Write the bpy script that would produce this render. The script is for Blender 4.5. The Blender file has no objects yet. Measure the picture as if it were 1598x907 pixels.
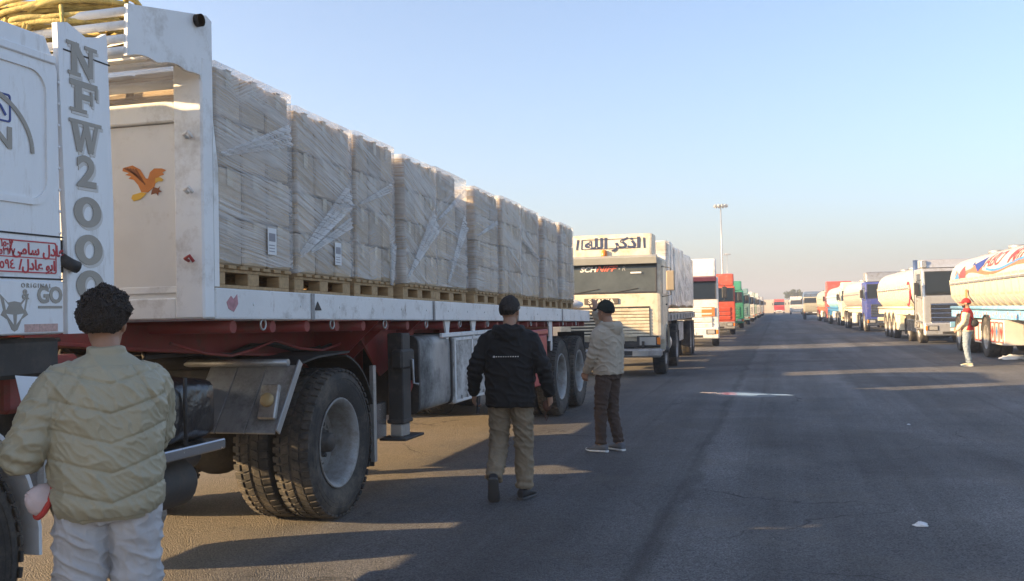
import bpy, bmesh, math, random
from mathutils import Vector, Matrix, Euler, noise, Quaternion
R = math.radians
random.seed(7)
SC = bpy.context.scene
COL = SC.collection

# ------------------------------------------------------------------ camera, sky, sun, exposure
PSI, TH, RHO = R(15.45), R(1.3), R(1.2)
CAM_H = 1.62
fw = Vector((-math.sin(PSI)*math.cos(TH), math.cos(PSI)*math.cos(TH), math.sin(TH)))
r0 = Vector((math.cos(PSI), math.sin(PSI), 0)); u0 = r0.cross(fw)
rt = r0*math.cos(RHO) - u0*math.sin(RHO); up = r0*math.sin(RHO) + u0*math.cos(RHO)
cam_d = bpy.data.cameras.new('camera')
cam_d.sensor_width = 36; cam_d.lens = 36*1500/1598
cam_d.clip_start = .05; cam_d.clip_end = 6000
cam = bpy.data.objects.new('camera', cam_d); COL.objects.link(cam)
cam.matrix_world = Matrix(((rt.x, up.x, -fw.x, 0), (rt.y, up.y, -fw.y, 0), (rt.z, up.z, -fw.z, CAM_H), (0, 0, 0, 1)))
SC.camera = cam

SUN_AZ, SUN_EL = R(27.5), R(16.5)          # direction the light travels (from +X towards +Y), height of the sun
world = bpy.data.worlds.new('World'); SC.world = world; world.use_nodes = True
wn = world.node_tree.nodes; wl = world.node_tree.links
sky = wn.new('ShaderNodeTexSky'); sky.sky_type = 'NISHITA'; sky.sun_disc = False
sky.sun_elevation = SUN_EL; sky.sun_rotation = math.atan2(-math.cos(SUN_AZ), -math.sin(SUN_AZ))
sky.air_density = 1.0; sky.dust_density = 2.2; sky.ozone_density = 4.0; sky.altitude = 20
bg = wn['Background']; bg.inputs[1].default_value = 0.10
hs = wn.new('ShaderNodeHueSaturation'); hs.inputs['Saturation'].default_value = .88
wl.new(sky.outputs[0], hs.inputs['Color']); wl.new(hs.outputs[0], bg.inputs[0])
sun_d = bpy.data.lights.new('sun', 'SUN'); sun_d.energy = 5.0; sun_d.angle = R(.6); sun_d.color = (1, .69, .36)
sun = bpy.data.objects.new('sun', sun_d); COL.objects.link(sun)
ld = Vector((math.cos(SUN_AZ)*math.cos(SUN_EL), math.sin(SUN_AZ)*math.cos(SUN_EL), -math.sin(SUN_EL)))
sun.rotation_euler = ld.to_track_quat('-Z', 'Y').to_euler(); sun.location = (-30, -15, 25)
vs = SC.view_settings
vs.view_transform = 'Standard'; vs.look = 'None'; vs.gamma = 1; vs.exposure = 1.74; vs.use_curve_mapping = False
SC.cycles.transparent_max_bounces = 24

# pixel of the photograph -> point; the distance comes from the ground (z) or a side plane the thing touches
def ray(px, py): return fw + rt*((px-799)/1500) - up*((py-453.5)/1500)
def gnd(px, py, z=0.0): d = ray(px, py); return Vector((0, 0, CAM_H)) + d*((z-CAM_H)/d.z)
def onX(px, py, X): d = ray(px, py); return Vector((0, 0, CAM_H)) + d*(X/d.x)
def onY(px, py, Y): d = ray(px, py); return Vector((0, 0, CAM_H)) + d*(Y/d.y)

# ------------------------------------------------------------------ helpers
BASE = {}
class MB:
    def __init__(s): s.v = []; s.f = []; s.sm = []; s.mi = []; s.cur = 0
    def add(s, vs_, fs, smooth=False):
        o = len(s.v); s.v += [tuple(v) for v in vs_]
        for f in fs: s.f.append([i+o for i in f]); s.sm.append(smooth); s.mi.append(s.cur)
        return s
    def hexa(s, c, ax, ay, az, b=0.0):           # box: centre, three half-axis vectors, chamfer b
        c = Vector(c); lx, ly, lz = ax.length, ay.length, az.length
        b = min(b, lx*.45, ly*.45, lz*.45)
        if b <= 0:
            P = [c+ax*i+ay*j+az*k for i in (-1, 1) for j in (-1, 1) for k in (-1, 1)]
            return s.add(P, [(0, 1, 3, 2), (4, 6, 7, 5), (0, 4, 5, 1), (2, 3, 7, 6), (0, 2, 6, 4), (1, 5, 7, 3)])
        fx, fy, fz = 1-b/lx, 1-b/ly, 1-b/lz
        P = []; idx = {}
        for i in (-1, 1):
            for j in (-1, 1):
                for k in (-1, 1):
                    for w in range(3):
                        a = [i*fx, j*fy, k*fz]; a[w] = (i, j, k)[w]
                        idx[i, j, k, w] = len(P); P.append(c+ax*a[0]+ay*a[1]+az*a[2])
        F = []
        def q(*l): F.append([idx[t] for t in l])
        for i in (-1, 1):
            l = [(i, -1, -1, 0), (i, 1, -1, 0), (i, 1, 1, 0), (i, -1, 1, 0)]; q(*(l if i > 0 else l[::-1]))
            l = [(-1, i, -1, 1), (1, i, -1, 1), (1, i, 1, 1), (-1, i, 1, 1)]; q(*(l[::-1] if i > 0 else l))
            l = [(-1, -1, i, 2), (1, -1, i, 2), (1, 1, i, 2), (-1, 1, i, 2)]; q(*(l if i > 0 else l[::-1]))
        for i in (-1, 1):
            for j in (-1, 1):
                g = i*j > 0
                l = [(i, j, -1, 0), (i, j, -1, 1), (i, j, 1, 1), (i, j, 1, 0)]; q(*(l if g else l[::-1]))
                l = [(i, -1, j, 0), (i, 1, j, 0), (i, 1, j, 2), (i, -1, j, 2)]; q(*(l if not g else l[::-1]))
                l = [(-1, i, j, 1), (1, i, j, 1), (1, i, j, 2), (-1, i, j, 2)]; q(*(l if g else l[::-1]))
                for k in (-1, 1):
                    l = [(i, j, k, 0), (i, j, k, 1), (i, j, k, 2)]; q(*(l if i*j*k > 0 else l[::-1]))
        return s.add(P, F)
    def box(s, x0, x1, y0, y1, z0, z1, b=.006):
        return s.hexa(((x0+x1)/2, (y0+y1)/2, (z0+z1)/2), Vector((abs(x1-x0)/2, 0, 0)), Vector((0, abs(y1-y0)/2, 0)), Vector((0, 0, abs(z1-z0)/2)), b)
    def beam(s, p0, p1, w, h, b=.006, upv=(0, 0, 1)):
        p0, p1 = Vector(p0), Vector(p1); d = p1-p0; a = d.normalized(); u = Vector(upv)
        sd = a.cross(u)
        if sd.length < 1e-4: sd = a.cross(Vector((0, 1, 0)))
        sd.normalize(); u = sd.cross(a)
        return s.hexa((p0+p1)/2, sd*(w/2), d/2, u*(h/2), b)
    def rings(s, rr, cap=True, smooth=True, closed=False):
        n = len(rr[0]); P = [p for r_ in rr for p in r_]; F = []
        m = len(rr)
        for i in range(m if closed else m-1):
            a, b_ = i*n, ((i+1) % m)*n
            for j in range(n): F.append((a+j, a+(j+1) % n, b_+(j+1) % n, b_+j))
        s.add(P, F, smooth)
        if cap and not closed:
            o = len(s.v)-len(P)
            s.f.append([o+j for j in range(n)][::-1]); s.sm.append(False); s.mi.append(s.cur)
            s.f.append([o+(m-1)*n+j for j in range(n)]); s.sm.append(False); s.mi.append(s.cur)
        return s
    def tube(s, path, r, n=8, cap=True, closed=False, flat=1.0, round_ends=False):
        path = [Vector(p) for p in path]; m = len(path)
        rs = list(r) if hasattr(r, '__len__') else [r]*m
        T = []
        for i in range(m):
            if closed: t = path[(i+1) % m]-path[i-1]
            else: t = path[min(i+1, m-1)]-path[max(i-1, 0)]
            T.append(t.normalized())
        u = T[0].orthogonal().normalized(); rr = []
        a0 = Vector((0, 0, 1))
        if abs(T[0].dot(a0)) < .9: u = (a0-T[0]*T[0].dot(a0)).normalized()
        pts = []
        for i in range(m):
            if i: u = (u-T[i]*T[i].dot(u)).normalized()
            w = T[i].cross(u)
            pts.append((path[i], u.copy(), w, rs[i], T[i]))
        if round_ends:
            p, uu, w, q, t = pts[0]; pre = [(p-t*q*.85, uu, w, q*.35, t), (p-t*q*.55, uu, w, q*.78, t)]
            p, uu, w, q, t = pts[-1]; post = [(p+t*q*.55, uu, w, q*.78, t), (p+t*q*.85, uu, w, q*.35, t)]
            pts = pre+pts+post
        for p, uu, w, q, t in pts:
            rr.append([p+(uu*math.cos(2*math.pi*k/n)*flat+w*math.sin(2*math.pi*k/n))*q for k in range(n)])
        return s.rings(rr, cap, True, closed)
    def cyl(s, p0, p1, r, n=16, r2=None):
        p0, p1 = Vector(p0), Vector(p1); a = (p1-p0).normalized(); u = a.orthogonal().normalized(); w = a.cross(u)
        rr = [[p+(u*math.cos(2*math.pi*k/n)+w*math.sin(2*math.pi*k/n))*q for k in range(n)] for p, q in ((p0, r), (p1, r if r2 is None else r2))]
        return s.rings(rr, True, True)
    def lathe(s, prof, c, axis=(1, 0, 0), n=32, smooth=True, closed=False, cap=True):   # prof: (along axis, radius)
        c = Vector(c); a = Vector(axis).normalized(); u = a.orthogonal().normalized(); w = a.cross(u)
        rr = [[c+a*h+(u*math.cos(2*math.pi*k/n)+w*math.sin(2*math.pi*k/n))*max(q, 1e-4) for k in range(n)] for h, q in prof]
        return s.rings(rr, cap and not closed, smooth, closed)
    def prism(s, pts, ax, a, b, smooth=False):   # 2d polygon, extruded along axis ax from a to b
        def P(p, t): return {'x': (t, p[0], p[1]), 'y': (p[0], t, p[1]), 'z': (p[0], p[1], t)}[ax]
        n = len(pts); V = [P(p, a) for p in pts]+[P(p, b) for p in pts]
        ar = sum(pts[i][0]*pts[(i+1) % n][1]-pts[(i+1) % n][0]*pts[i][1] for i in range(n))
        fl = (ar > 0) ^ (ax == 'y') ^ (b < a)
        F = [list(range(n))[::-1], [n+i for i in range(n)]]+[(i, (i+1) % n, n+(i+1) % n, n+i) for i in range(n)]
        if not fl: F = [list(f)[::-1] for f in F]
        o = len(s.f); s.add(V, F)
        if smooth:
            for i in range(o+2, len(s.f)): s.sm[i] = True
        return s
    def blob(s, c, r, n=12, m=8, rot=None):     # ellipsoid
        rr = []
        Rm = rot or Matrix.Identity(3)
        for i in range(m+1):
            t = math.pi*min(max(i/m, .02), .98)
            rr.append([Vector(c)+Rm @ Vector((r[0]*math.sin(t)*math.cos(2*math.pi*k/n), r[1]*math.sin(t)*math.sin(2*math.pi*k/n), -r[2]*math.cos(t))) for k in range(n)])
        return s.rings(rr, True, True)
    def mesh(s, name, off=None):
        me = bpy.data.meshes.new(name)
        V = s.v if off is None else [(v[0]-off[0], v[1]-off[1], v[2]-off[2]) for v in s.v]
        me.from_pydata(V, [], s.f); me.validate(); me.update()
        if len(me.polygons) == len(s.sm):
            me.polygons.foreach_set('use_smooth', s.sm); me.polygons.foreach_set('material_index', s.mi)
        return me
    def build(s, name, mats, parent=None, world=True):   # shapes are given in scene metres; stored about the parent's base
        off = BASE.get(parent.name, None) if (parent is not None and world) else None
        me = s.mesh(name, off)
        for m in (mats if isinstance(mats, (list, tuple)) else [mats]): me.materials.append(m)
        o = bpy.data.objects.new(name, me); COL.objects.link(o)
        if parent is not None:
            o.parent = parent
            if off is not None: BASE[o.name] = off
        return o

def tag(o, label=None, cat=None, group=None, kind=None):
    if label: o['label'] = label
    if cat: o['category'] = cat
    if group: o['group'] = group
    if kind: o['kind'] = kind
    return o
def thing(name, loc, label, cat, group=None, rot=(0, 0, 0)):
    o = bpy.data.objects.new(name, None); COL.objects.link(o)
    o.empty_display_size = .2
    o.location = loc; o.rotation_euler = rot; BASE[o.name] = Vector(loc)
    return tag(o, label, cat, group)
def link_mesh(name, me, parent=None, loc=(0, 0, 0), rot=(0, 0, 0), scale=None):
    o = bpy.data.objects.new(name, me); COL.objects.link(o); o.parent = parent
    o.location = loc; o.rotation_euler = rot
    if scale: o.scale = scale
    return o
def copy_tree(o, parent=None):
    c = o.copy(); COL.objects.link(c); c.parent = parent
    for ch in list(o.children): copy_tree(ch, c)
    return c
def single(mb, name, mats, loc, label, cat, group=None, kind=None):   # a thing of one mesh, origin at its base
    me = mb.mesh(name, loc)
    for m in (mats if isinstance(mats, (list, tuple)) else [mats]): me.materials.append(m)
    o = bpy.data.objects.new(name, me); COL.objects.link(o); o.location = loc; BASE[o.name] = Vector(loc)
    return tag(o, label, cat, group, kind)

def textmesh(s, size=1.0, bold=0.0, shear=0.0, depth=.0015, align='CENTER', sx=1.0, spacing=1.0):
    c = bpy.data.curves.new('t', 'FONT'); c.body = s; c.size = size; c.offset = bold; c.shear = shear; c.extrude = depth
    c.align_x = align; c.align_y = 'CENTER'; c.resolution_u = 3; c.space_character = spacing
    o = bpy.data.objects.new('t', c); COL.objects.link(o)
    dg = bpy.context.evaluated_depsgraph_get()
    me = bpy.data.meshes.new_from_object(o.evaluated_get(dg))
    bpy.data.objects.remove(o); bpy.data.curves.remove(c)
    for v in me.vertices: v.co.x *= sx
    return me
def lettering(s, parent, loc, face, mat, size, name='lettering', tilt=0.0, **k):
    # face: '+x', '-x' or '-y': the side the writing faces; loc in scene metres
    me = textmesh(s, size, **k); me.materials.clear(); me.materials.append(mat)
    M = {'-y': Matrix(((1, 0, 0), (0, 0, -1), (0, 1, 0))), '+x': Matrix(((0, 0, 1), (1, 0, 0), (0, 1, 0))),
         '-x': Matrix(((0, 0, -1), (-1, 0, 0), (0, 1, 0)))}[face]
    Q = M.to_4x4() @ Matrix.Rotation(tilt, 4, 'Z')
    off = BASE.get(parent.name, Vector((0, 0, 0)))
    me.transform(Matrix.Translation(Vector(loc)-off) @ Q)
    o = bpy.data.objects.new(name, me); COL.objects.link(o); o.parent = parent
    return o

# ------------------------------------------------------------------ materials
MATS = {}
def nd(nt, t, **k):
    n = nt.nodes.new(t)
    for a, v in k.items(): setattr(n, a, v)
    return n
def pm(name, col, rough=.5, metal=0.0, var=.12, scale=2.5, dirt=None, dirt_amt=.3, dirt_scale=4.0, stretch=(1, 1, 1), bump=0.0, bscale=60.0, spec=.5, emit=None, coat=0.0, rust=0.0):
    if name in MATS: return MATS[name]
    m = bpy.data.materials.new(name); m.use_nodes = True; nt = m.node_tree
    p = nt.nodes['Principled BSDF']; p.inputs['Roughness'].default_value = rough; p.inputs['Metallic'].default_value = metal
    p.inputs['Specular IOR Level'].default_value = spec
    if coat: p.inputs['Coat Weight'].default_value = coat; p.inputs['Coat Roughness'].default_value = .15
    tc = nd(nt, 'ShaderNodeTexCoord'); oi = nd(nt, 'ShaderNodeObjectInfo')
    mp = nd(nt, 'ShaderNodeMapping'); mp.inputs['Scale'].default_value = stretch
    add = nd(nt, 'ShaderNodeVectorMath', operation='ADD'); sc = nd(nt, 'ShaderNodeVectorMath', operation='SCALE'); sc.inputs[0].default_value = (37, 19, 53)
    nt.links.new(oi.outputs['Random'], sc.inputs['Scale']); nt.links.new(tc.outputs['Object'], add.inputs[0]); nt.links.new(sc.outputs[0], add.inputs[1])
    nt.links.new(add.outputs[0], mp.inputs[0])
    n1 = nd(nt, 'ShaderNodeTexNoise'); n1.inputs['Scale'].default_value = scale; n1.inputs['Detail'].default_value = 6; n1.inputs['Roughness'].default_value = .65
    nt.links.new(mp.outputs[0], n1.inputs['Vector'])
    r1 = nd(nt, 'ShaderNodeValToRGB'); e = r1.color_ramp.elements
    e[0].position = .3; e[1].position = .7
    e[0].color = tuple(max(0, c*(1-var)) for c in col)+(1,); e[1].color = tuple(min(1, c*(1+var)) for c in col)+(1,)
    nt.links.new(n1.outputs[0], r1.inputs[0]); out = r1.outputs[0]
    if dirt:
        n2 = nd(nt, 'ShaderNodeTexNoise'); n2.inputs['Scale'].default_value = dirt_scale; n2.inputs['Detail'].default_value = 8; n2.inputs['Roughness'].default_value = .75
        nt.links.new(mp.outputs[0], n2.inputs['Vector'])
        r2 = nd(nt, 'ShaderNodeMapRange'); r2.inputs[1].default_value = .62-dirt_amt*.45; r2.inputs[2].default_value = .80-dirt_amt*.25; r2.inputs[4].default_value = .9
        nt.links.new(n2.outputs[0], r2.inputs[0])
        mx = nd(nt, 'ShaderNodeMix', data_type='RGBA'); mx.inputs[7].default_value = tuple(dirt)+(1,)
        nt.links.new(r2.outputs[0], mx.inputs[0]); nt.links.new(out, mx.inputs[6]); out = mx.outputs[2]
        ad = nd(nt, 'ShaderNodeMath', operation='MULTIPLY_ADD'); ad.inputs[1].default_value = .25; ad.inputs[2].default_value = rough
        nt.links.new(r2.outputs[0], ad.inputs[0]); nt.links.new(ad.outputs[0], p.inputs['Roughness'])
    if rust:
        mr_ = nd(nt, 'ShaderNodeMapping'); mr_.inputs['Scale'].default_value = (9, 9, 2.2); nt.links.new(add.outputs[0], mr_.inputs[0])
        n4 = nd(nt, 'ShaderNodeTexNoise'); n4.inputs['Scale'].default_value = 1.0; n4.inputs['Detail'].default_value = 7; n4.inputs['Roughness'].default_value = .7; nt.links.new(mr_.outputs[0], n4.inputs['Vector'])
        r4 = nd(nt, 'ShaderNodeMapRange'); r4.inputs[1].default_value = .72-rust*.1; r4.inputs[2].default_value = .80-rust*.1; r4.inputs[4].default_value = .75; nt.links.new(n4.outputs[0], r4.inputs[0])
        mx4 = nd(nt, 'ShaderNodeMix', data_type='RGBA'); mx4.inputs[7].default_value = (.20, .095, .045, 1); nt.links.new(r4.outputs[0], mx4.inputs[0]); nt.links.new(out, mx4.inputs[6]); out = mx4.outputs[2]
    nt.links.new(out, p.inputs['Base Color'])
    if bump:
        n3 = nd(nt, 'ShaderNodeTexNoise'); n3.inputs['Scale'].default_value = bscale; n3.inputs['Detail'].default_value = 4
        nt.links.new(mp.outputs[0], n3.inputs['Vector'])
        b = nd(nt, 'ShaderNodeBump'); b.inputs['Strength'].default_value = bump; b.inputs['Distance'].default_value = .02
        nt.links.new(n3.outputs[0], b.inputs['Height']); nt.links.new(b.outputs[0], p.inputs['Normal'])
    if emit: p.inputs['Emission Color'].default_value = tuple(emit)+(1,); p.inputs['Emission Strength'].default_value = 1
    MATS[name] = m; return m

DUST = (.30, .25, .19)
WHITE = pm('white_paint', (.80, .80, .78), .45, dirt=(.42, .38, .32), dirt_amt=.22, dirt_scale=3, bump=.06, bscale=25, var=.05, rust=.5)
WHITEC = pm('white_cab_paint', (.80, .81, .81), .3, dirt=(.48, .44, .38), dirt_amt=.2, dirt_scale=2.5, var=.04, stretch=(4, 4, .8), bump=.12, bscale=2.5, rust=.15)
WHITED = pm('white_worn_paint', (.74, .74, .72), .5, dirt=(.36, .31, .25), dirt_amt=.24, dirt_scale=5, bump=.1, bscale=40, var=.08, rust=.8)
CREAM = pm('cream_paint', (.72, .66, .50), .4, dirt=(.40, .33, .24), dirt_amt=.22, var=.06)
REDC = pm('red_chassis_paint', (.27, .03, .026), .55, dirt=(.12, .07, .05), dirt_amt=.34, dirt_scale=5, var=.25, bump=.1)
REDB = pm('red_box_paint', (.42, .045, .05), .45, dirt=(.2, .1, .08), dirt_amt=.2, var=.1)
BLACK = pm('black_grime', (.030, .029, .028), .65, dirt=(.10, .085, .07), dirt_amt=.3, dirt_scale=6, var=.3)
DARK = pm('dark_plastic', (.03, .03, .032), .5, var=.2, dirt=(.12, .1, .085), dirt_amt=.2)
RUBBER = pm('tyre_rubber', (.032, .031, .030), .8, dirt=(.17, .145, .115), dirt_amt=.36, dirt_scale=3.5, var=.25, bump=.15, bscale=50)
RIM = pm('wheel_rim_steel', (.36, .36, .35), .5, metal=.25, dirt=(.15, .115, .08), dirt_amt=.42, dirt_scale=5, var=.12)
HUB = pm('wheel_hub_grease', (.06, .055, .05), .55, metal=.3, dirt=(.16, .13, .10), dirt_amt=.35)
STEEL = pm('galvanised_steel', (.45, .45, .44), .42, metal=.7, dirt=(.2, .17, .13), dirt_amt=.25)
CHROME = pm('polished_steel', (.62, .62, .62), .22, metal=1.0, var=.05, dirt=(.3, .27, .22), dirt_amt=.15)
GLASS = pm('cab_glass', (.012, .016, .017), .05, var=.05, spec=.5)
AMBER = pm('amber_lens', (.75, .22, .03), .25, var=.05)
LENS = pm('headlight_lens', (.55, .55, .52), .12, var=.1, metal=.4)
REDL = pm('red_lens', (.5, .03, .02), .25, var=.05)
GREYP = pm('grey_paint', (.30, .30, .30), .5, dirt=(.13, .11, .09), dirt_amt=.4, var=.15)
WOODP = pm('pallet_wood', (.42, .28, .14), .8, var=.25, scale=5, stretch=(1, 6, 6), bump=.25, bscale=40)
# ------------------------------------------------------------------ the setting
def asphalt():
    m = bpy.data.materials.new('asphalt'); m.use_nodes = True; nt = m.node_tree; L = nt.links.new
    p = nt.nodes['Principled BSDF']; p.inputs['Specular IOR Level'].default_value = .35
    tc = nd(nt, 'ShaderNodeTexCoord')
    def noise_(scale, detail=5, rough=.6, st=None):
        n = nd(nt, 'ShaderNodeTexNoise'); n.inputs['Scale'].default_value = scale; n.inputs['Detail'].default_value = detail; n.inputs['Roughness'].default_value = rough
        if st:
            mp = nd(nt, 'ShaderNodeMapping'); mp.inputs['Scale'].default_value = st; L(tc.outputs['Object'], mp.inputs[0]); L(mp.outputs[0], n.inputs['Vector'])
        else: L(tc.outputs['Object'], n.inputs['Vector'])
        return n.outputs[0]
    def rng(v, a, b, c, d):
        r = nd(nt, 'ShaderNodeMapRange'); r.inputs[1].default_value = a; r.inputs[2].default_value = b; r.inputs[3].default_value = c; r.inputs[4].default_value = d
        L(v, r.inputs[0]); return r.outputs[0]
    def mixc(f, a, b, mode='MIX'):
        x = nd(nt, 'ShaderNodeMix', data_type='RGBA', blend_type=mode)
        for i, v in ((0, f), (6, a), (7, b)):
            if isinstance(v, (int, float)): x.inputs[i].default_value = v
            elif isinstance(v, tuple): x.inputs[i].default_value = v+(1,)
            else: L(v, x.inputs[i])
        return x.outputs[2]
    base = mixc(rng(noise_(.35, 6, .6), .35, .65, 0, 1), (.120, .122, .128), (.172, .173, .176))
    streak = rng(noise_(1.0, 6, .62, (.9, .035, 1)), .36, .66, .60, 1.30)       # tyre-worn lanes along the road
    base = mixc(1.0, base, streak, 'MULTIPLY')
    vor = nd(nt, 'ShaderNodeTexVoronoi'); vor.inputs['Scale'].default_value = 95; L(tc.outputs['Object'], vor.inputs['Vector'])
    agg = rng(vor.outputs['Color'], .1, .95, .45, 1.6)
    base = mixc(1.0, base, agg, 'MULTIPLY')
    def agg2(v): return rng(v, .45, 1.6, 0, 1)
    dust = rng(noise_(.9, 9, .72), .52, .74, 0, .55)
    base = mixc(dust, base, (.17, .15, .12))
    sx = nd(nt, 'ShaderNodeSeparateXYZ'); L(tc.outputs['Object'], sx.inputs[0])      # sandy strip under the left row, sunlit brightness put into its colour
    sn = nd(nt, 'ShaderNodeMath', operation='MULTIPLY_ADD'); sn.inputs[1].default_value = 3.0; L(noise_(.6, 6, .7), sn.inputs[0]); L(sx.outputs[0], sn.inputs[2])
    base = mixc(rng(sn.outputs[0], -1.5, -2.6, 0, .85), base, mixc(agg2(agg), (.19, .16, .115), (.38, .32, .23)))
    oil = rng(noise_(1.7, 7, .7, (1.2, .55, 1)), .63, .72, 0, .75)
    base = mixc(oil, base, (.018, .018, .019))
    # paving joint along the road, edges frayed
    jn = nd(nt, 'ShaderNodeMath', operation='MULTIPLY_ADD'); jn.inputs[1].default_value = .5; L(noise_(1.4, 5, .7, (1, .35, 1)), jn.inputs[0]); L(sx.outputs[0], jn.inputs[2])
    base = mixc(rng(jn.outputs[0], -.65, -.55, .28, 0), base, (.035, .035, .036))
    ln = nd(nt, 'ShaderNodeMath', operation='ABSOLUTE'); sb_ = nd(nt, 'ShaderNodeMath', operation='ADD'); sb_.inputs[1].default_value = .60; L(jn.outputs[0], sb_.inputs[0]); L(sb_.outputs[0], ln.inputs[0])
    base = mixc(rng(ln.outputs[0], .02, .10, .45, 0), base, (.03, .03, .031))
    wc = nd(nt, 'ShaderNodeTexNoise'); wc.inputs['Scale'].default_value = 1.1; wc.inputs['Detail'].default_value = 5; L(tc.outputs['Object'], wc.inputs['Vector'])   # wandering cracks
    wa_ = nd(nt, 'ShaderNodeVectorMath', operation='MULTIPLY_ADD'); wa_.inputs[1].default_value = (1.3, 1.3, 0); L(wc.outputs['Color'], wa_.inputs[0]); L(tc.outputs['Object'], wa_.inputs[2])
    vc = nd(nt, 'ShaderNodeTexVoronoi', feature='DISTANCE_TO_EDGE'); vc.inputs['Scale'].default_value = .42; L(wa_.outputs[0], vc.inputs['Vector'])
    ck = nd(nt, 'ShaderNodeMath', operation='MULTIPLY'); L(rng(vc.outputs['Distance'], .0015, .006, .85, 0), ck.inputs[0]); L(rng(noise_(.22, 3, .5), .48, .58, 0, 1), ck.inputs[1])
    base = mixc(ck.outputs[0], base, (.02, .02, .02))
    tyre = rng(noise_(1.0, 4, .55, (2.6, .02, 1)), .60, .70, 0, .45)                                # rubber laid along the lanes
    base = mixc(tyre, base, (.03, .03, .032))
    pat = rng(noise_(.13, 2, .4), .56, .575, 0, .35)                                              # resurfaced areas
    base = mixc(pat, base, (.05, .05, .053))
    v2 = nd(nt, 'ShaderNodeTexVoronoi'); v2.inputs['Scale'].default_value = 5.5; L(tc.outputs['Object'], v2.inputs['Vector'])       # pale chips and grit
    base = mixc(rng(v2.outputs['Distance'], .030, .045, .8, 0), base, (.30, .29, .27))
    v3 = nd(nt, 'ShaderNodeTexVoronoi'); v3.inputs['Scale'].default_value = 1.9; L(tc.outputs['Object'], v3.inputs['Vector'])
    base = mixc(rng(v3.outputs['Distance'], .02, .05, .7, 0), base, (.02, .02, .02))
    L(base, p.inputs['Base Color'])
    L(rng(noise_(.8, 6, .7), .3, .7, .62, .9), p.inputs['Roughness'])
    h1 = nd(nt, 'ShaderNodeBump'); h1.inputs['Strength'].default_value = 1.0; h1.inputs['Distance'].default_value = .018; h1.invert = True
    L(vor.outputs['Distance'], h1.inputs['Height'])
    h2 = nd(nt, 'ShaderNodeBump'); h2.inputs['Strength'].default_value = .35; h2.inputs['Distance'].default_value = .05
    L(noise_(9, 6, .65), h2.inputs['Height']); L(h1.outputs[0], h2.inputs['Normal']); L(h2.outputs[0], p.inputs['Normal'])
    return m
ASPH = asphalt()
g = MB(); S_ = 1400
g.add([(-S_, -S_, 0), (S_, -S_, 0), (S_, S_, 0), (-S_, S_, 0)], [(0, 1, 2, 3)])
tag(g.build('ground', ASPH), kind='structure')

# puddle: irregular thin sheet of standing water
WATER = pm('puddle_water', (.30, .32, .34), .10, var=.3, scale=6, spec=.8)
def sheet(cx, cy, rx, ry, z, n=64, seed=1.0, ang=0.0):
    P = []
    for k in range(n):
        a = 2*math.pi*k/n; q = 1+.45*noise.noise((math.cos(a)*1.3+seed, math.sin(a)*1.3, seed))+.2*noise.noise((math.cos(a)*4, math.sin(a)*4+seed, 0))
        x, y = rx*q*math.cos(a), ry*q*math.sin(a)
        P.append((cx+x*math.cos(ang)-y*math.sin(ang), cy+x*math.sin(ang)+y*math.cos(ang), z))
    return P
w0 = MB()
P = sheet(-.70, 18.5, .50, .26, .004, seed=3.1, ang=R(-22)); w0.add(P, [list(range(len(P)))])
P = sheet(.02, 18.35, .2, .10, .004, seed=8.2, ang=R(-20)); w0.add(P, [list(range(len(P)))])
P = sheet(-1.28, 18.75, .2, .1, .004, seed=5.2, ang=R(-20)); w0.add(P, [list(range(len(P)))])
pu = w0.build('puddle', WATER); tag(pu, kind='structure')
DAMP = pm('damp_asphalt', (.045, .046, .05), .45, var=.3, scale=8)
dm = MB(); P = sheet(-.65, 18.5, .9, .45, .002, seed=6.3, ang=R(-22)); dm.add(P, [list(range(len(P)))])
tag(dm.build('damp_patch', DAMP), kind='structure')

# wall at the end of the yard: panels between piers
WALLM = pm('rendered_wall', (.52, .46, .38), .85, dirt=(.3, .26, .2), dirt_amt=.3, dirt_scale=.4, var=.1, scale=.3)
wl_root = thing('boundary_wall', (0, 262, 0), 'long pale rendered boundary wall closing the far end of the yard', 'wall')
for i in range(14):
    x0 = -70+i*10
    MB().box(x0+.2, x0+9.8, 262, 262.25, 0, 3.4+.12*math.sin(i*2.3), .02).build('panel', WALLM, wl_root)
    MB().box(x0-.2, x0+.2, 261.9, 262.35, 0, 3.75, .02).build('pier', WALLM, wl_root)

# floodlight masts
def mast(px, Y, H_, label):
    X = onY(px, 470, Y).x
    t = thing('floodlight_mast', (X, Y, 0), label, 'light mast', 'floodlight masts above the truck row')
    MB().lathe([(0, .32), (1.0, .30), (H_*.5, .2), (H_, .12)], (X, Y, 0), (0, 0, 1), 12).build('pole', STEEL, t)
    MB().box(X-.45, X+.45, Y-.45, Y+.45, 0, .15, .03).build('base_plate', GREYP, t)
    MB().lathe([(-.2, 1.15), (0, 1.2), (.08, 1.2), (.12, .2)], (X, Y, H_-.3), (0, 0, 1), 16).build('head_ring', STEEL, t)
    for k in range(10):
        a = 2*math.pi*k/10; cx, cy = X+1.55*math.cos(a), Y+1.55*math.sin(a)
        f = MB(); f.hexa((cx, cy, H_-.45), Vector((.28*math.sin(a), -.28*math.cos(a), 0)), Vector((.22*math.cos(a), .22*math.sin(a), .12)), Vector((-.1*math.cos(a), -.1*math.sin(a), .3)), .03)
        f.beam((X+1.1*math.cos(a), Y+1.1*math.sin(a), H_-.35), (cx, cy, H_-.35), .06, .06)
        f.build('floodlight', pm('floodlight_case', (.34, .34, .33), .4, metal=.4), t)
mast(1128.5, 250, 28.0, 'tall slender floodlight mast with a ring of lamps behind the red cabbed truck')
mast(1136.3, 470, 27.6, 'smaller looking far floodlight mast beside the tall one')

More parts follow.
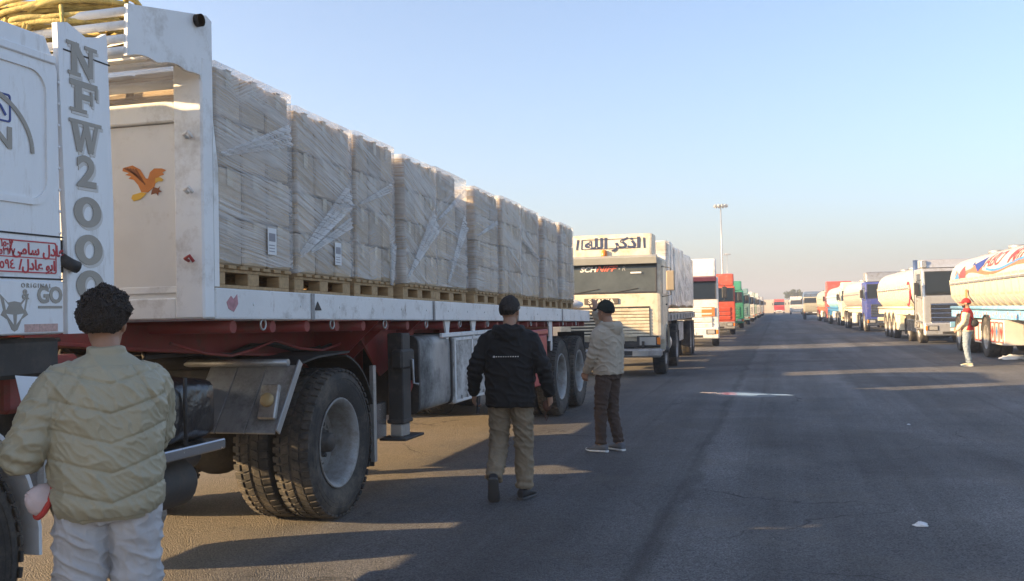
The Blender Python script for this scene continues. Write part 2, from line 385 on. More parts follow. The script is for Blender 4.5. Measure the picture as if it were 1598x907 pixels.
# trees beyond the wall
LEAF = pm('tree_leaf', (.085, .105, .045), .7, var=.35, scale=1.2)
BARK = pm('tree_bark', (.10, .075, .05), .9, var=.3, bump=.3)
def tree(X, Y, H_, rx, rz, label, seed, n=2600):
    random.seed(seed)
    t = thing('leafy_tree', (X, Y, 0), label, 'tree', 'trees beyond the wall')
    tr = MB(); zc = H_-rz
    tr.tube([(X, Y, 0), (X+.1, Y, zc*.5), (X-.05, Y, zc*.9)], [.28, .22, .16], 8)
    for k in range(7):
        a = k*2.4; tr.tube([(X, Y, zc*.75), (X+rx*.4*math.cos(a), Y+rx*.4*math.sin(a), zc), (X+rx*.75*math.cos(a), Y+rx*.75*math.sin(a), zc+rz*.5*math.sin(k))], [.12, .07, .03], 6)
    tr.build('trunk', BARK, t)
    c = MB(); cl = []
    for k in range(26):
        a = random.uniform(0, 6.28); q = random.uniform(.25, 1)**.5; h = random.uniform(-.8, .9)
        w = math.sqrt(max(0, 1-h*h*.8)); cl.append((Vector((X+rx*q*w*math.cos(a), Y+rx*q*w*math.sin(a), zc+rz*h*.8)), random.uniform(.55, 1.1)*rz*.42))
    for k in range(n):
        ctr, q = random.choice(cl); d = Vector((random.gauss(0, 1), random.gauss(0, 1), random.gauss(0, 1))).normalized()*q*random.uniform(.5, 1.1)
        p = ctr+d; s_ = random.uniform(.10, .24); u = Vector((random.gauss(0, 1), random.gauss(0, 1), random.gauss(0, 1))).normalized(); w = u.orthogonal().normalized()
        c.add([p-u*s_, p+w*s_*.6, p+u*s_, p-w*s_*.6], [(0, 1, 2, 3)])
    c.build('crown', LEAF, t)
tree(4.2, 270, 6.3, 2.5, 1.7, 'round leafy tree rising behind the far wall and white truck', 3)
tree(13.2, 275, 6.1, 1.8, 1.1, 'small leafy tree showing above the parked tankers far away', 5, 1200)
# ------------------------------------------------------------------ wheels
def wheel_meshes(Rt=.6, wt=.30, n=48, lugs=True, convex=False, rim=RIM, tag_=''):
    t = MB(); h = wt/2
    prof = [(-h*.72, Rt*.575), (-h*.92, Rt*.66), (-h, Rt*.78), (-h*.97, Rt*.90), (-h*.86, Rt*.965), (-h*.6, Rt*.985), (h*.6, Rt*.985), (h*.86, Rt*.965), (h*.97, Rt*.90), (h, Rt*.78), (h*.92, Rt*.66), (h*.72, Rt*.575)]
    t.lathe(prof, (0, 0, 0), (1, 0, 0), n, True, cap=False)
    if lugs:
        nl = 52
        for k in range(nl):
            for sd in (-1, 1):
                a = 2*math.pi*(k+(.5 if sd > 0 else 0))/nl; rad = Vector((0, math.cos(a), math.sin(a))); tan = Vector((0, -math.sin(a), math.cos(a)))
                t.hexa(rad*(Rt*.976)+Vector((sd*h*.78, 0, 0)), Vector((sd*h*.21, 0, 0))-rad*Rt*.012, tan*(Rt*.040), rad*(Rt*.018), .004)
                t.hexa(rad*(Rt*.985)+Vector((sd*h*.28, 0, 0)), Vector((h*.20, 0, 0))+tan*.012*sd, tan*(Rt*.05), rad*(Rt*.013), .003)
        for q in (.80, .86):                                            # moulded rings on the sidewall
            for sd in (-1, 1): t.lathe([(sd*h*.985, Rt*q-.004), (sd*h*1.02, Rt*q), (sd*h*.985, Rt*q+.004)], (0, 0, 0), (1, 0, 0), n, cap=False)
    tm = t.mesh('tyre'+tag_); tm.materials.append(RUBBER)
    r = MB(); q = Rt*.575
    xd = .02 if convex else -.085
    r.lathe([(-h*.8, q*.98), (-h*.8, q*.90), (xd-.02, q*.86), (xd+.01, q*.80), (xd+(.05 if convex else .0), q*.55), (xd+(.06 if convex else .005), q*.30)], (0, 0, 0), (1, 0, 0), n)
    r.lathe([(xd-.01, q*.85), (h*.45, q*.89), (h*.75, q*.93), (h*.86, q*1.0), (h*.90, q*1.03), (h*.84, q*1.05), (h*.74, q*1.0)], (0, 0, 0), (1, 0, 0), n, cap=False)
    rm = r.mesh('rim'+tag_); rm.materials.append(rim)
    b = MB()
    xh = xd+(.05 if convex else 0)
    b.lathe([(xh, q*.36), (xh+.05, q*.34), (xh+.06, q*.24), (xh+.13, q*.22), (xh+.145, q*.17), (xh+.15, .005)], (0, 0, 0), (1, 0, 0), 24)
    for k in range(10):
        a = 2*math.pi*k/10; c = Vector((xh, q*.46*math.cos(a), q*.46*math.sin(a))); b.cyl(c-Vector((.02, 0, 0)), c+Vector((.035, 0, 0)), .017, 6)
    hm = b.mesh('hub'+tag_); hm.materials.append(HUB)
    hb = MB()
    for k in range(8):
        a = 2*math.pi*(k+.5)/8; c = Vector((xd+(.03 if convex else 0), q*.68*math.cos(a), q*.68*math.sin(a))); hb.cyl(c-Vector((.02, 0, 0)), c+Vector((.004, 0, 0)), q*.075, 10)
    o0 = len(hb.v); hm.materials.append(BLACK)
    hm2 = MB(); hm2.v = b.v+hb.v; hm2.f = b.f+[[i+len(b.v) for i in f] for f in hb.f]; hm2.sm = b.sm+hb.sm; hm2.mi = b.mi+[1]*len(hb.f)
    hm = hm2.mesh('hub'+tag_); hm.materials.append(HUB); hm.materials.append(BLACK)
    return tm, rm, hm
WH = wheel_meshes()
WHF = wheel_meshes(convex=True, tag_='_front')
WHL = wheel_meshes(n=24, lugs=False, tag_='_far')
def wheel(parent, x, y, z, side=1, dual=True, M=WH, tread_r=.6):
    b = BASE[parent.name]
    w = link_mesh('wheel', M[1], parent, Vector((x, y, z))-b, (random.uniform(0, 6), 0, 0 if side > 0 else math.pi))
    link_mesh('tyre', M[0], w); link_mesh('hub', M[2], w)
    if dual: link_mesh('tyre', M[0], w, (-.34, 0, 0))
    return w

# ------------------------------------------------------------------ cartons wrapped in film on pallets
CARD = pm('cardboard', (.50, .39, .26), .8, var=.12, scale=3, dirt=(.60, .48, .32), dirt_amt=.12, dirt_scale=6)
_nt = CARD.node_tree; _p = _nt.nodes['Principled BSDF']; _src = _p.inputs['Base Color'].links[0].from_socket
_oi = nd(_nt, 'ShaderNodeObjectInfo'); _mr = nd(_nt, 'ShaderNodeMapRange'); _mr.inputs[3].default_value = .72; _mr.inputs[4].default_value = 1.18; _nt.links.new(_oi.outputs['Random'], _mr.inputs[0])
_mx = nd(_nt, 'ShaderNodeMix', data_type='RGBA', blend_type='MULTIPLY'); _mx.inputs[0].default_value = 1; _nt.links.new(_src, _mx.inputs[6]); _nt.links.new(_mr.outputs[0], _mx.inputs[7]); _nt.links.new(_mx.outputs[2], _p.inputs['Base Color'])
TAPE = pm('box_tape', (.55, .45, .30), .35, var=.08)
def film_mat(name, op0, op1, seed):
    m = bpy.data.materials.new(name); m.use_nodes = True; nt = m.node_tree; L = nt.links.new
    p = nt.nodes['Principled BSDF']; p.inputs['Base Color'].default_value = (.90, .885, .86, 1); p.inputs['Roughness'].default_value = .17; p.inputs['Specular IOR Level'].default_value = .7
    out = nt.nodes['Material Output']
    tc = nd(nt, 'ShaderNodeTexCoord'); oi = nd(nt, 'ShaderNodeObjectInfo')
    rv = nd(nt, 'ShaderNodeMapRange'); rv.inputs[3].default_value = .04; rv.inputs[4].default_value = .42; L(oi.outputs['Random'], rv.inputs[0])
    sc = nd(nt, 'ShaderNodeVectorMath', operation='SCALE'); sc.inputs[0].default_value = (31, 17, 23); L(oi.outputs['Random'], sc.inputs['Scale'])
    ad = nd(nt, 'ShaderNodeVectorMath', operation='ADD'); L(tc.outputs['Object'], ad.inputs[0]); L(sc.outputs[0], ad.inputs[1])
    warp = nd(nt, 'ShaderNodeTexNoise'); warp.inputs['Scale'].default_value = 2.2; warp.inputs['Detail'].default_value = 2; L(ad.outputs[0], warp.inputs['Vector'])
    wv = nd(nt, 'ShaderNodeVectorMath', operation='MULTIPLY_ADD'); wv.inputs[1].default_value = (.03, .03, .035); L(warp.outputs['Color'], wv.inputs[0]); L(ad.outputs[0], wv.inputs[2])
    def streaks(off):
        rr_ = nd(nt, 'ShaderNodeMath', operation='ADD'); rr_.inputs[1].default_value = off; L(rv.outputs[0], rr_.inputs[0])
        ro = nd(nt, 'ShaderNodeVectorRotate', rotation_type='X_AXIS'); L(wv.outputs[0], ro.inputs['Vector']); L(rr_.outputs[0], ro.inputs['Angle'])
        mp = nd(nt, 'ShaderNodeMapping'); mp.inputs['Scale'].default_value = (1.1, 1.15, 78); L(ro.outputs[0], mp.inputs[0])
        n = nd(nt, 'ShaderNodeTexNoise'); n.inputs['Scale'].default_value = 1; n.inputs['Detail'].default_value = 4; n.inputs['Roughness'].default_value = .55; L(mp.outputs[0], n.inputs['Vector'])
        mp2 = nd(nt, 'ShaderNodeMapping'); mp2.inputs['Scale'].default_value = (.9, .9, 6); L(ro.outputs[0], mp2.inputs[0])
        n2 = nd(nt, 'ShaderNodeTexNoise'); n2.inputs['Scale'].default_value = 1; n2.inputs['Detail'].default_value = 3; L(mp2.outputs[0], n2.inputs['Vector'])
        return n.outputs[0], n2.outputs[0]
    fa, wa = streaks(0.0); fb, wb = streaks(-.55)
    zn = nd(nt, 'ShaderNodeTexNoise'); zn.inputs['Scale'].default_value = 1.7; zn.inputs['Detail'].default_value = 1; L(ad.outputs[0], zn.inputs['Vector'])
    zm = nd(nt, 'ShaderNodeMapRange'); zm.inputs[1].default_value = .61; zm.inputs[2].default_value = .70; L(zn.outputs[0], zm.inputs[0])
    def mixf(x, y):
        q = nd(nt, 'ShaderNodeMix', data_type='FLOAT'); L(zm.outputs[0], q.inputs[0]); L(x, q.inputs[2]); L(y, q.inputs[3]); return q.outputs[0]
    fine = mixf(fa, fb); wide = mixf(wa, wb)
    m1 = nd(nt, 'ShaderNodeMapRange'); m1.inputs[1].default_value = .34; m1.inputs[2].default_value = .50; m1.inputs[3].default_value = op0; m1.inputs[4].default_value = op1; L(fine, m1.inputs[0])
    m2 = nd(nt, 'ShaderNodeMapRange'); m2.inputs[1].default_value = .35; m2.inputs[2].default_value = .65; m2.inputs[3].default_value = .6; m2.inputs[4].default_value = 1.3; L(wide, m2.inputs[0])
    mu = nd(nt, 'ShaderNodeMath', operation='MULTIPLY', use_clamp=True); L(m1.outputs[0], mu.inputs[0]); L(m2.outputs[0], mu.inputs[1])
    bm_ = nd(nt, 'ShaderNodeBump'); bm_.inputs['Strength'].default_value = 1.0; bm_.inputs['Distance'].default_value = .03
    sm = nd(nt, 'ShaderNodeMath', operation='MULTIPLY_ADD'); sm.inputs[1].default_value = .6; L(fine, sm.inputs[0]); L(wide, sm.inputs[2])
    L(sm.outputs[0], bm_.inputs['Height']); L(bm_.outputs[0], p.inputs['Normal'])
    tr = nd(nt, 'ShaderNodeBsdfTransparent'); mix = nd(nt, 'ShaderNodeMixShader')
    L(mu.outputs[0], mix.inputs[0]); L(tr.outputs[0], mix.inputs[1]); L(p.outputs[0], mix.inputs[2]); L(mix.outputs[0], out.inputs['Surface'])
    return m
FILM = film_mat('stretch_film', .14, .44, 1)
FILM3 = film_mat('dusty_stretch_film', .45, .95, 3)
FILM2 = film_mat('stretch_film_fold', .18, .55, 2)
PAPER = pm('white_paper', (.75, .75, .73), .7, var=.04)
GREYTXT = pm('grey_print', (.25, .25, .27), .6, var=.1)

LD, LW, LH = 1.2, 1.0, 1.24        # load depth (x), length along the trailer (y), height of cartons
_b = MB(); _b.box(-.2955, .2955, -.158, .158, 0, .300, .012)
BOXM = _b.mesh('carton'); BOXM.materials.append(CARD)
_b = MB(); _b.box(-.31, .31, -.035, .035, .3055, .307, 0); _b.box(.3003, .3017, -.035, .035, .19, .307, 0); _b.box(-.06, -.3, -.0, .001, .1, .1, 0)
TAPEM = _b.mesh('tape'); TAPEM.materials.append(TAPE)
def pallet_meshes():
    a = MB()
    for x in (-.53, 0, .53): a.box(x-.05, x+.05, -.5, .5, 0, .022, .003)
    am = a.mesh('pallet_runner'); am.materials.append(WOODP)
    b_ = MB(); b_.box(-.05, .05, -.0725, .0725, .022, .10, .004); bm_ = b_.mesh('block'); bm_.materials.append(WOODP)
    c = MB(); c.box(-.6, .6, -.05, .05, .122, .144, .003); cm = c.mesh('board'); cm.materials.append(WOODP)
    d = MB(); d.box(-.05, .05, -.5, .5, .1005, .1215, .003); dm_ = d.mesh('stringer'); dm_.materials.append(WOODP)
    return am, bm_, cm, dm_
PALM = pallet_meshes()
def film_mesh(seed, h0=.02, hh=LH, mat=None):
    mb = MB(); n_, mz = 72, 34; rr = []
    for i in range(mz+1):
        z = .144+h0+(hh-h0+.012)*i/mz; ring = []
        for k in range(n_):
            t = k/n_*4; e = int(t); u = (t-e)*2-1
            hx, hy = LD/2+.008, LW/2+.008
            x, y = [(hx, u*hy), (-u*hx, hy), (-hx, -u*hy), (u*hx, -hy)][e]
            q = noise.noise((x*2.2+seed*7, y*2.2, z*2.2))*.012+noise.noise((x*3+seed*3, y*3, z*24+y*9))*.006
            edge = min(1-abs(u), .25)*4
            q = q*edge + .004
            if e in (0, 2): x += (1 if e == 0 else -1)*abs(q)
            else: y += (1 if e == 1 else -1)*abs(q)
            lo = 0
            if i < 4: lo = .05*noise.noise((x*1.5+seed, y*2.5, seed*3))*(1-i/4)
            ring.append((x, y, z+lo))
        rr.append(ring)
    for i in range(3):                                                   # film folded over onto the top
        f = 1-.12*(i+1); rr.append([(p[0]*f, p[1]*f, .144+hh+.014+.004*i) for p in rr[mz]])
    mb.rings(rr, False, True)
    m = mb.mesh('film'); m.materials.append(mat or FILM); return m
FILMS = [film_mesh(s_) for s_ in range(5)]
FILMS3 = [film_mesh(s_+.5, mat=FILM3) for s_ in range(3)]
def fold_mesh(y0, z0, y1, z1, w0_, w1_, seed):
    # twisted band of film pulled diagonally over the carton faces
    mb = MB(); n_ = 14; rows = []
    for i in range(n_+1):
        t = i/n_; y = y0+(y1-y0)*t; z = z0+(z1-z0)*t; w = w0_+(w1_-w0_)*t; row = []
        dv = Vector((0, -(z1-z0), y1-y0)).normalized()
        for j in range(9):
            u = j/8-.5; p = Vector((LD/2+.022+.012*math.sin(j*2.3+seed)+.006*noise.noise((t*6, j, seed)), y, z))+dv*(u*w)
            row.append(p)
        rows.append(row)
    V = [p for r_ in rows for p in r_]
    mb.add(V, [(i*9+j, i*9+j+1, (i+1)*9+j+1, (i+1)*9+j) for i in range(n_) for j in range(8)], True)
    m = mb.mesh('film_fold'); m.materials.append(FILM2); return m
def pallet_load(loc, rot, label, group, full=True, seed=0, layers=4, cols=3, name='wrapped_pallet', top_missing=()):
    random.seed(100+seed)
    t = thing(name, loc, label, 'pallet load', group, rot)
    pal = link_mesh('pallet', PALM[0], t)
    for x in (-.53, 0, .53):
        if full:
            for y in (-.4275, 0, .4275): link_mesh('block', PALM[1], pal, (x, y, 0))
        link_mesh('stringer', PALM[3], pal, (x, 0, 0))
    for k in range(7 if full else 5): link_mesh('board', PALM[2], pal, (0, -.45+.9*k/(6 if full else 4), 0))
    for l in range(layers):
        for c in range(cols):
            for d in range(2):
                if l == layers-1 and (c, d) in top_missing: continue
                b_ = link_mesh('carton', BOXM, t, (-.3+.6*d+random.uniform(-.004, .004), (-.333+.333*c)*.995+random.uniform(-.004, .004), .1445+l*.3075), (0, 0, random.uniform(-.006, .006)), (1, random.uniform(.97, .995), random.uniform(.985, 1)))
                if full and d == 1: link_mesh('tape', TAPEM, b_)
    link_mesh('film', FILMS[seed % 5] if full else FILMS3[seed % 3], t)
    return t
# ------------------------------------------------------------------ near flatbed semitrailer
def zd(y): return 1.81-.0155*(y-5.1)
XN, XF = -3.30, -5.78             # near and far side planes of the trailer
XM = (XN+XF)/2
TR = thing('flatbed_trailer', (XM, 5.1, 0), 'long white railed flatbed trailer with red chassis carrying wrapped pallets', 'trailer')
def sl(x0, x1, y0, y1, zt, zb, mat, name, parent=TR, b=.008, mb=None):   # box that follows the slope of the deck
    m = mb or MB(); 
    m.beam(((x0+x1)/2, y0, zd(y0)+(zt+zb)/2), ((x0+x1)/2, y1, zd(y1)+(zt+zb)/2), abs(x1-x0), zt-zb, b)
    return m if mb else m.build(name, mat, parent)
# side rails in welded lengths
seams = [5.16, 6.42, 9.0, 12.2, 14.9, 17.2]
for a, b_ in zip(seams, seams[1:]):
    for X0, sg in ((XN, -1), (XF, 1)):
        rail = sl(X0, X0+sg*.05, a+.004, b_-.004, 0, -.19, WHITED, 'side_rail')
        m = MB(); sl(X0+sg*.002, X0+sg*.10, a+.004, b_-.004, -.0, -.018, None, '', mb=m); sl(X0+sg*.002, X0+sg*.10, a+.004, b_-.004, -.172, -.193, None, '', mb=m)
        m.build('rail_flange', WHITED, rail)
for y in seams[1:-1]:
    MB().beam((XN+.004, y, zd(y)-.002), (XN+.004, y, zd(y)-.196), .012, .05, .003, (0, 1, 0)).build('seam_plate', GREYP, TR)
# deck planks
DECK = pm('deck_planks', (.16, .115, .07), .85, var=.3, stretch=(1, .2, 1), bump=.2)
for k in range(9):
    x0 = XF+.13+k*.248; sl(x0+.004, x0+.240, 5.2, 17.15, -.022, -.07, DECK, 'deck_plank', b=.003)
# rear cross beam and lamps
MB().box(XF+.02, XN-.02, 17.15, 17.24, zd(17.2)-.19, zd(17.2)-.0, .01).build('rear_beam', WHITED, TR)
# cross members: pipe ends below the rail
for k in range(24):
    y = 5.45+k*.5; z = zd(y)-.24
    MB().tube([(XF+.06, y, z), (XN-.06, y, z)], .042, 10).build('cross_member', REDC, TR)
# main red beams: shallow neck, slanting web, deep rear
for X0 in (-3.98, -5.10):
    pts = [(4.35, zd(4.35)-.20), (8.0, zd(8)-.285), (17.1, zd(17.1)-.285), (17.1, zd(17)-.6), (14, .86), (8.9, .86), (8.45, .98), (7.0, zd(7)-.46), (5.2, zd(5.2)-.36), (4.35, zd(4.35)-.30)]
    m = MB(); m.prism(pts, 'x', X0-.012, X0+.012)
    mb_ = m.build('main_beam', REDC, TR)
    f = MB()
    for (a, b_) in zip(pts[3:], pts[4:]):
        f.beam((X0, a[0], a[1]-.01), (X0, b_[0], b_[1]-.01), .16, .022, .003)
    f.build('beam_flange', REDC, mb_)
    for y in (8.6, 9.6, 10.8, 12, 13.2): MB().beam((X0+.05, y, zd(y)-.29), (X0+.05, y, .87), .08, .012, .002, (0, 1, 0)).build('web_stiffener', REDC, TR)
# outriggers below the rail near the neck
for y in (7.75, 8.0, 8.75): MB().prism([(-3.34, zd(y)-.19), (-3.97, zd(y)-.21), (-3.97, 1.16), (-3.8, 1.16)], 'y', y, y+.02).build('outrigger', REDC, TR)
MB().prism([(7.55, 1.55), (9.35, 1.52), (8.9, 1.2), (8.35, 1.05), (8.15, 1.22), (7.9, 1.42)], 'x', -3.62, -3.60).build('neck_gusset', REDC, TR)
# king pin plate
MB().box(-5.1, -4.0, 5.2, 7.9, 1.36, 1.39, .004).build('king_pin_plate', BLACK, TR)

# headboard ------------------------------------------------------------
hb = MB(); hb.box(XF+.05, -3.50, 5.10, 5.125, zd(5.1)-.12, 2.82, .003); head = hb.build('headboard', pm('headboard_paint', (.72, .70, .66), .5, dirt=(.5, .44, .36), dirt_amt=.15, var=.06), TR)
for x in (XN-.10, XF+.10):
    m = MB(); m.box(x-.10, x+.10, 5.04, 5.16, zd(5.1)-.19, 3.20, .012); po = m.build('corner_post', WHITE, TR)
    s_ = 1 if x > XM else -1
    m = MB(); m.prism([(5.163, zd(5.1)+.006), (5.215, zd(5.1)+.006), (5.215, 2.55), (5.163, 2.85)], 'x', x+.04*s_, x+.095*s_); m.build('post_fin', WHITE, po)
m = MB(); m.box(XF+.2, -3.504, 5.06, 5.15, 2.825, 2.95, .008); m.build('upper_rail', WHITE, TR)
m = MB(); m.box(XF+.2, -3.504, 5.055, 5.15, zd(5.1)-.19, zd(5.1)-.06, .008); m.build('lower_rail', WHITE, TR)
MB().box(XF+.06, -3.51, 5.085, 5.099, zd(5.1)-.03, zd(5.1)+.012, .003).build('shelf_lip', WHITE, TR)
m = MB(); m.tube([(XF+.2, 5.1, 3.06), (-3.5, 5.1, 3.06)], .03, 12); m.build('guard_tube', WHITE, TR)
for x in (-4.2, -4.9): MB().box(x-.03, x+.03, 5.08, 5.12, 2.951, 3.19, .006).build('guard_upright', WHITE, TR)
# rope shelf reaching forward over the cab: scalloped side plates, tubes, floor
def scallop(y0, y1, z):
    P = []; n = 18
    for k in range(n+1):
        t = k/n; y = y0+(y1-y0)*t; P.append((y, z+.06*t+.022*abs(math.sin(t*math.pi*2.5))-.03*max(0, t-.75)*4))
    return P
for x0, x1 in ((XN-.022, XN-.002), (XF+.002, XF+.022)):
    pts = scallop(4.36, 5.03, 3.03)+[(5.16, 2.78), (5.16, 3.44), (5.10, 3.46), (4.37, 3.31)]
    sp = MB().prism(pts, 'x', x0, x1).build('side_plate', WHITE, TR)
    MB().cyl((XN+.0, 5.0, 3.40), (XN+.035, 5.0, 3.40), .038, 14).build('marker_lamp', BLACK, sp)
for i, (z, y) in enumerate(((3.275, 4.38), (3.20, 4.375), (3.125, 4.37), (3.06, 4.37))):
    MB().tube([(XF+.02, y, z), (XN-.02, y, z)], .024, 10).build('shelf_tube', WHITE, TR)
for y in (4.62, 4.86): MB().tube([(XF+.02, y, 3.12), (XN-.02, y, 3.12)], .02, 10).build('shelf_tube', WHITE, TR)
MB().box(XF+.025, XN-.025, 4.86, 5.05, 3.155, 3.165, .002).build('shelf_floor', WHITE, TR)
MB().box(XF+.025, XN-.025, 5.06, 5.165, 3.20, 3.43, .006).build('shelf_back', WHITE, TR)
# tie hooks on the post
HOOKR = pm('red_hook', (.35, .03, .03), .5)
for (z, mt) in ((2.71, WHITED), (2.38, WHITED), (1.97, HOOKR)):
    MB().tube([(XN-.10, 5.035, z), (XN-.09, 4.985, z+.01), (XN-.05, 4.97, z+.025), (XN-.035, 4.99, z-.01)], .010, 8).build('tie_hook', mt, TR)
# eagle emblem on the headboard: wings, body, head, tail, claws
EO = pm('eagle_orange', (.62, .20, .03), .5, var=.15); EY = pm('eagle_yellow', (.72, .42, .04), .5, var=.1); EB = pm('eagle_brown', (.25, .07, .015), .5)
ex, ez, es = -3.745, 2.47, .155
def flat(pts, mat, name, parent, y, th=.0015):
    return MB().prism([(ex+p[0]*es, ez+p[1]*es) for p in pts], 'y', y-th, y).build(name, mat, parent)
flat([(-1.0, .62), (-.55, .70), (-.2, .52), (.05, .15), (.3, .1), (.55, .12), (.45, -.2), (.15, -.42), (-.15, -.4), (-.3, -.1), (-.5, .12), (-.75, .18), (-.62, .26), (-.9, .34), (-.72, .4), (-1.02, .5)], EO, 'eagle_emblem', head, 5.0985)
flat([(.15, .1), (.25, .38), (.45, .52), (.8, .5), (1.0, .42), (.82, .34), (.9, .25), (.7, .2), (.55, .08)], EO, 'eagle_wing', head, 5.0985)
flat([(.5, .12), (.72, .16), (.88, .05), (.8, -.02), (.66, .0), (.5, -.08)], EY, 'eagle_head', head, 5.0965)
flat([(-.15, -.4), (-.55, -.48), (-.62, -.62), (-.5, -.74), (-.2, -.68), (.1, -.45)], EY, 'eagle_tail', head, 5.0968)
flat([(.42, -.22), (.62, -.28), (.72, -.2), (.66, -.34), (.8, -.42), (.64, -.44), (.62, -.58), (.52, -.46), (.3, -.52), (.34, -.36)], EB, 'eagle_claw', head, 5.0966)
for k in range(5):
    flat([(-.95+.13*k, .60-.02*k), (-.40+.10*k, .28-.1*k), (-.36+.1*k, .31-.1*k), (-.90+.13*k, .64-.02*k)], EB, 'eagle_feather', head, 5.0966)
# peeling emblem at the front of the rail and torn flag tip
flat2 = MB(); flat2.prism([(5.28, 1.72), (5.33, 1.76), (5.36, 1.74), (5.40, 1.77), (5.41, 1.71), (5.36, 1.66), (5.30, 1.68)], 'x', XN, XN+.003); flat2.build('rail_sticker', pm('faded_sticker', (.45, .22, .24), .6, var=.3, scale=20), TR)
MB().prism([(6.45, 1.665), (6.56, 1.665), (6.50, 1.73)], 'x', XN+.002, XN+.006).build('flag_tip', BLACK, TR)

# running gear ------------------------------------------------------------
for y in (14.72, 16.12):
    wheel(TR, -3.42, y, .6, 1); wheel(TR, XF+.12, y, .6, -1)
    MB().tube([(XF+.3, y, .6), (XN-.3, y, .6)], .075, 12).build('axle', BLACK, TR)
    for X0 in (-3.98, -5.10):
        MB().beam((X0, y-.55, .80), (X0, y+.55, .80), .09, .10, .01).build('leaf_spring', BLACK, TR)
        MB().beam((X0, y, .62), (X0, y, .85), .12, .16, .01, (0, 1, 0)).build('spring_clamp', BLACK, TR)
for y in (14.02, 15.42, 16.82):
    for X0 in (-3.98, -5.10): MB().prism([(y-.14, .875), (y+.14, .875), (y+.06, .66), (y-.06, .66)], 'x', X0-.05, X0+.05).build('spring_hanger', REDC, TR)
MB().box(XN-.55, XN-.06, 16.95, 16.965, .35, 1.25, .003).build('mud_flap', BLACK, TR)
MB().box(XF+.06, XF+.55, 16.95, 16.965, .35, 1.25, .003).build('mud_flap', BLACK, TR)
# brackets hanging from the rail
for y in (9.52, 10.42, 14.2, 14.3):
    m = MB(); zt = zd(y)-.192; m.prism([(y-.09, zt), (y+.09, zt), (y+.05, zt-.10), (y+.035, zt-.24), (y+.09, zt-.30), (y-.09, zt-.30), (y-.035, zt-.24), (y-.05, zt-.10)] if y != 14.3 else [(y-.04, zt), (y+.04, zt), (y+.04, zt-.45), (y-.04, zt-.45)], 'x', XN-.06, XN-.04); m.build('hanger_bracket', WHITED, TR)
MB().box(XN-.055, XN-.02, 9.3, 11.35, 1.375, 1.42, .006).build('hanger_bar', WHITED, TR)
# landing legs
for X0, sg in ((XN-.10, -1), (XF+.10, 1)):
    lg = MB().box(X0-.075, X0+.075, 8.22, 8.42, .62, 1.45, .01).build('landing_leg', BLACK, TR)
    gx = MB(); gx.box(X0-.02, X0+.095, 8.16, 8.48, 1.12, 1.30, .02); MB().box(X0-.085, X0+.085, 8.205, 8.435, .622, .66, .008).build('leg_collar', BLACK, lg); gx.build('leg_gearbox', BLACK, lg)
    MB().tube([(X0+.09, 8.38, 1.2), (X0+.11, 8.38, 1.2), (X0+.11, 8.40, .98), (X0+.16, 8.40, .97)], .012, 8).build('leg_crank', STEEL, lg)
    MB().beam((X0, 8.40, .80), (X0, 9.05, 1.32), .05, .05, .005).build('leg_brace', REDC, lg)
    MB().box(X0-.06, X0+.06, 8.22, 8.42, .50, .62, .01).build('leg_slide', STEEL, lg)
    MB().box(X0-.13, X0+.13, 8.13, 8.6, .475, .50, .006).build('leg_foot', BLACK, lg)
# big soot-stained storage drum box, worn white cabinet, red box (far-side copies added to block light under the deck)
SOOT = pm('sooty_grey_steel', (.36, .36, .35), .5, metal=.2, dirt=(.05, .047, .043), dirt_amt=.36, dirt_scale=2.2, var=.25, bump=.08, bscale=120)
PEEL = pm('peeling_white_sheet', (.62, .61, .58), .55, dirt=(.10, .075, .05), dirt_amt=.48, dirt_scale=5, var=.15, bump=.15)
for X0, X1 in ((XN-.03, XN-.85), (XF+.03, XF+.85)):
    hi, lo = max(X0, X1), min(X0, X1); c = (hi+lo)/2
    m = MB(); pts = []
    for k in range(28):
        a = 2*math.pi*k/28; cx, cz = abs(math.cos(a))**.2*math.copysign(1, math.cos(a)), abs(math.sin(a))**.2*math.copysign(1, math.sin(a))
        pts.append((c+.41*cx, 1.04+.37*cz))
    m.prism(pts, 'y', 8.62, 9.60, True); tk = m.build('storage_tank', SOOT, TR)
    for y in (8.6, 9.56): MB().prism([(c+(p[0]-c)*1.03, 1.04+(p[1]-1.04)*1.03) for p in pts], 'y', y, y+.05, True).build('tank_band', BLACK, tk)
    cb = MB().box(lo+.1, hi, 9.66, 10.95, .66, 1.37, .015).build('side_cabinet', PEEL, TR)
    f = MB()
    sgn = 1 if hi == X0 else -1; xx = hi+.006 if sgn > 0 else lo+.094
    for y in (9.7, 10.3, 10.9): f.box(xx-.005, xx+.006, y-.02, y+.02, .67, 1.36, .002)
    f.box(xx-.005, xx+.006, 9.7, 10.9, .672, .70, .002); f.box(xx-.005, xx+.006, 9.7, 10.9, 1.33, 1.36, .002); f.build('cabinet_frame', WHITED, cb)
    for y in (9.9, 10.1, 10.5, 10.7): MB().box(xx-.002, xx+.014, y-.012, y+.012, .70, .74, .003).build('latch', STEEL, cb)
    rb = MB().box(lo+.1, hi, 12.55, 13.95, .55, 1.28, .02).build('red_toolbox', REDB, TR)
    MB().box(lo+.09, hi+.01, 12.52, 13.98, 1.285, 1.36, .012).build('toolbox_lid', REDB, rb)
MB().tube([(-4.54, 8.2, 1.0), (-4.54, 14.0, .95)], .03, 8).build('air_pipe', BLACK, TR)
random.seed(33)
for k in range(7):                                                   # slack hoses and cables under the deck
    x0 = -3.72-.11*k; ya = 5.3+.5*k; P = [(x0+.03*math.sin(q*1.3+k), ya+q*.34, zd(ya+q*.34)-.34-.10*abs(math.sin(q*.8+k))) for q in range(11)]
    MB().tube(P, .011+.004*(k % 2), 6).build('slack_hose', BLACK if k % 3 else REDC, TR)
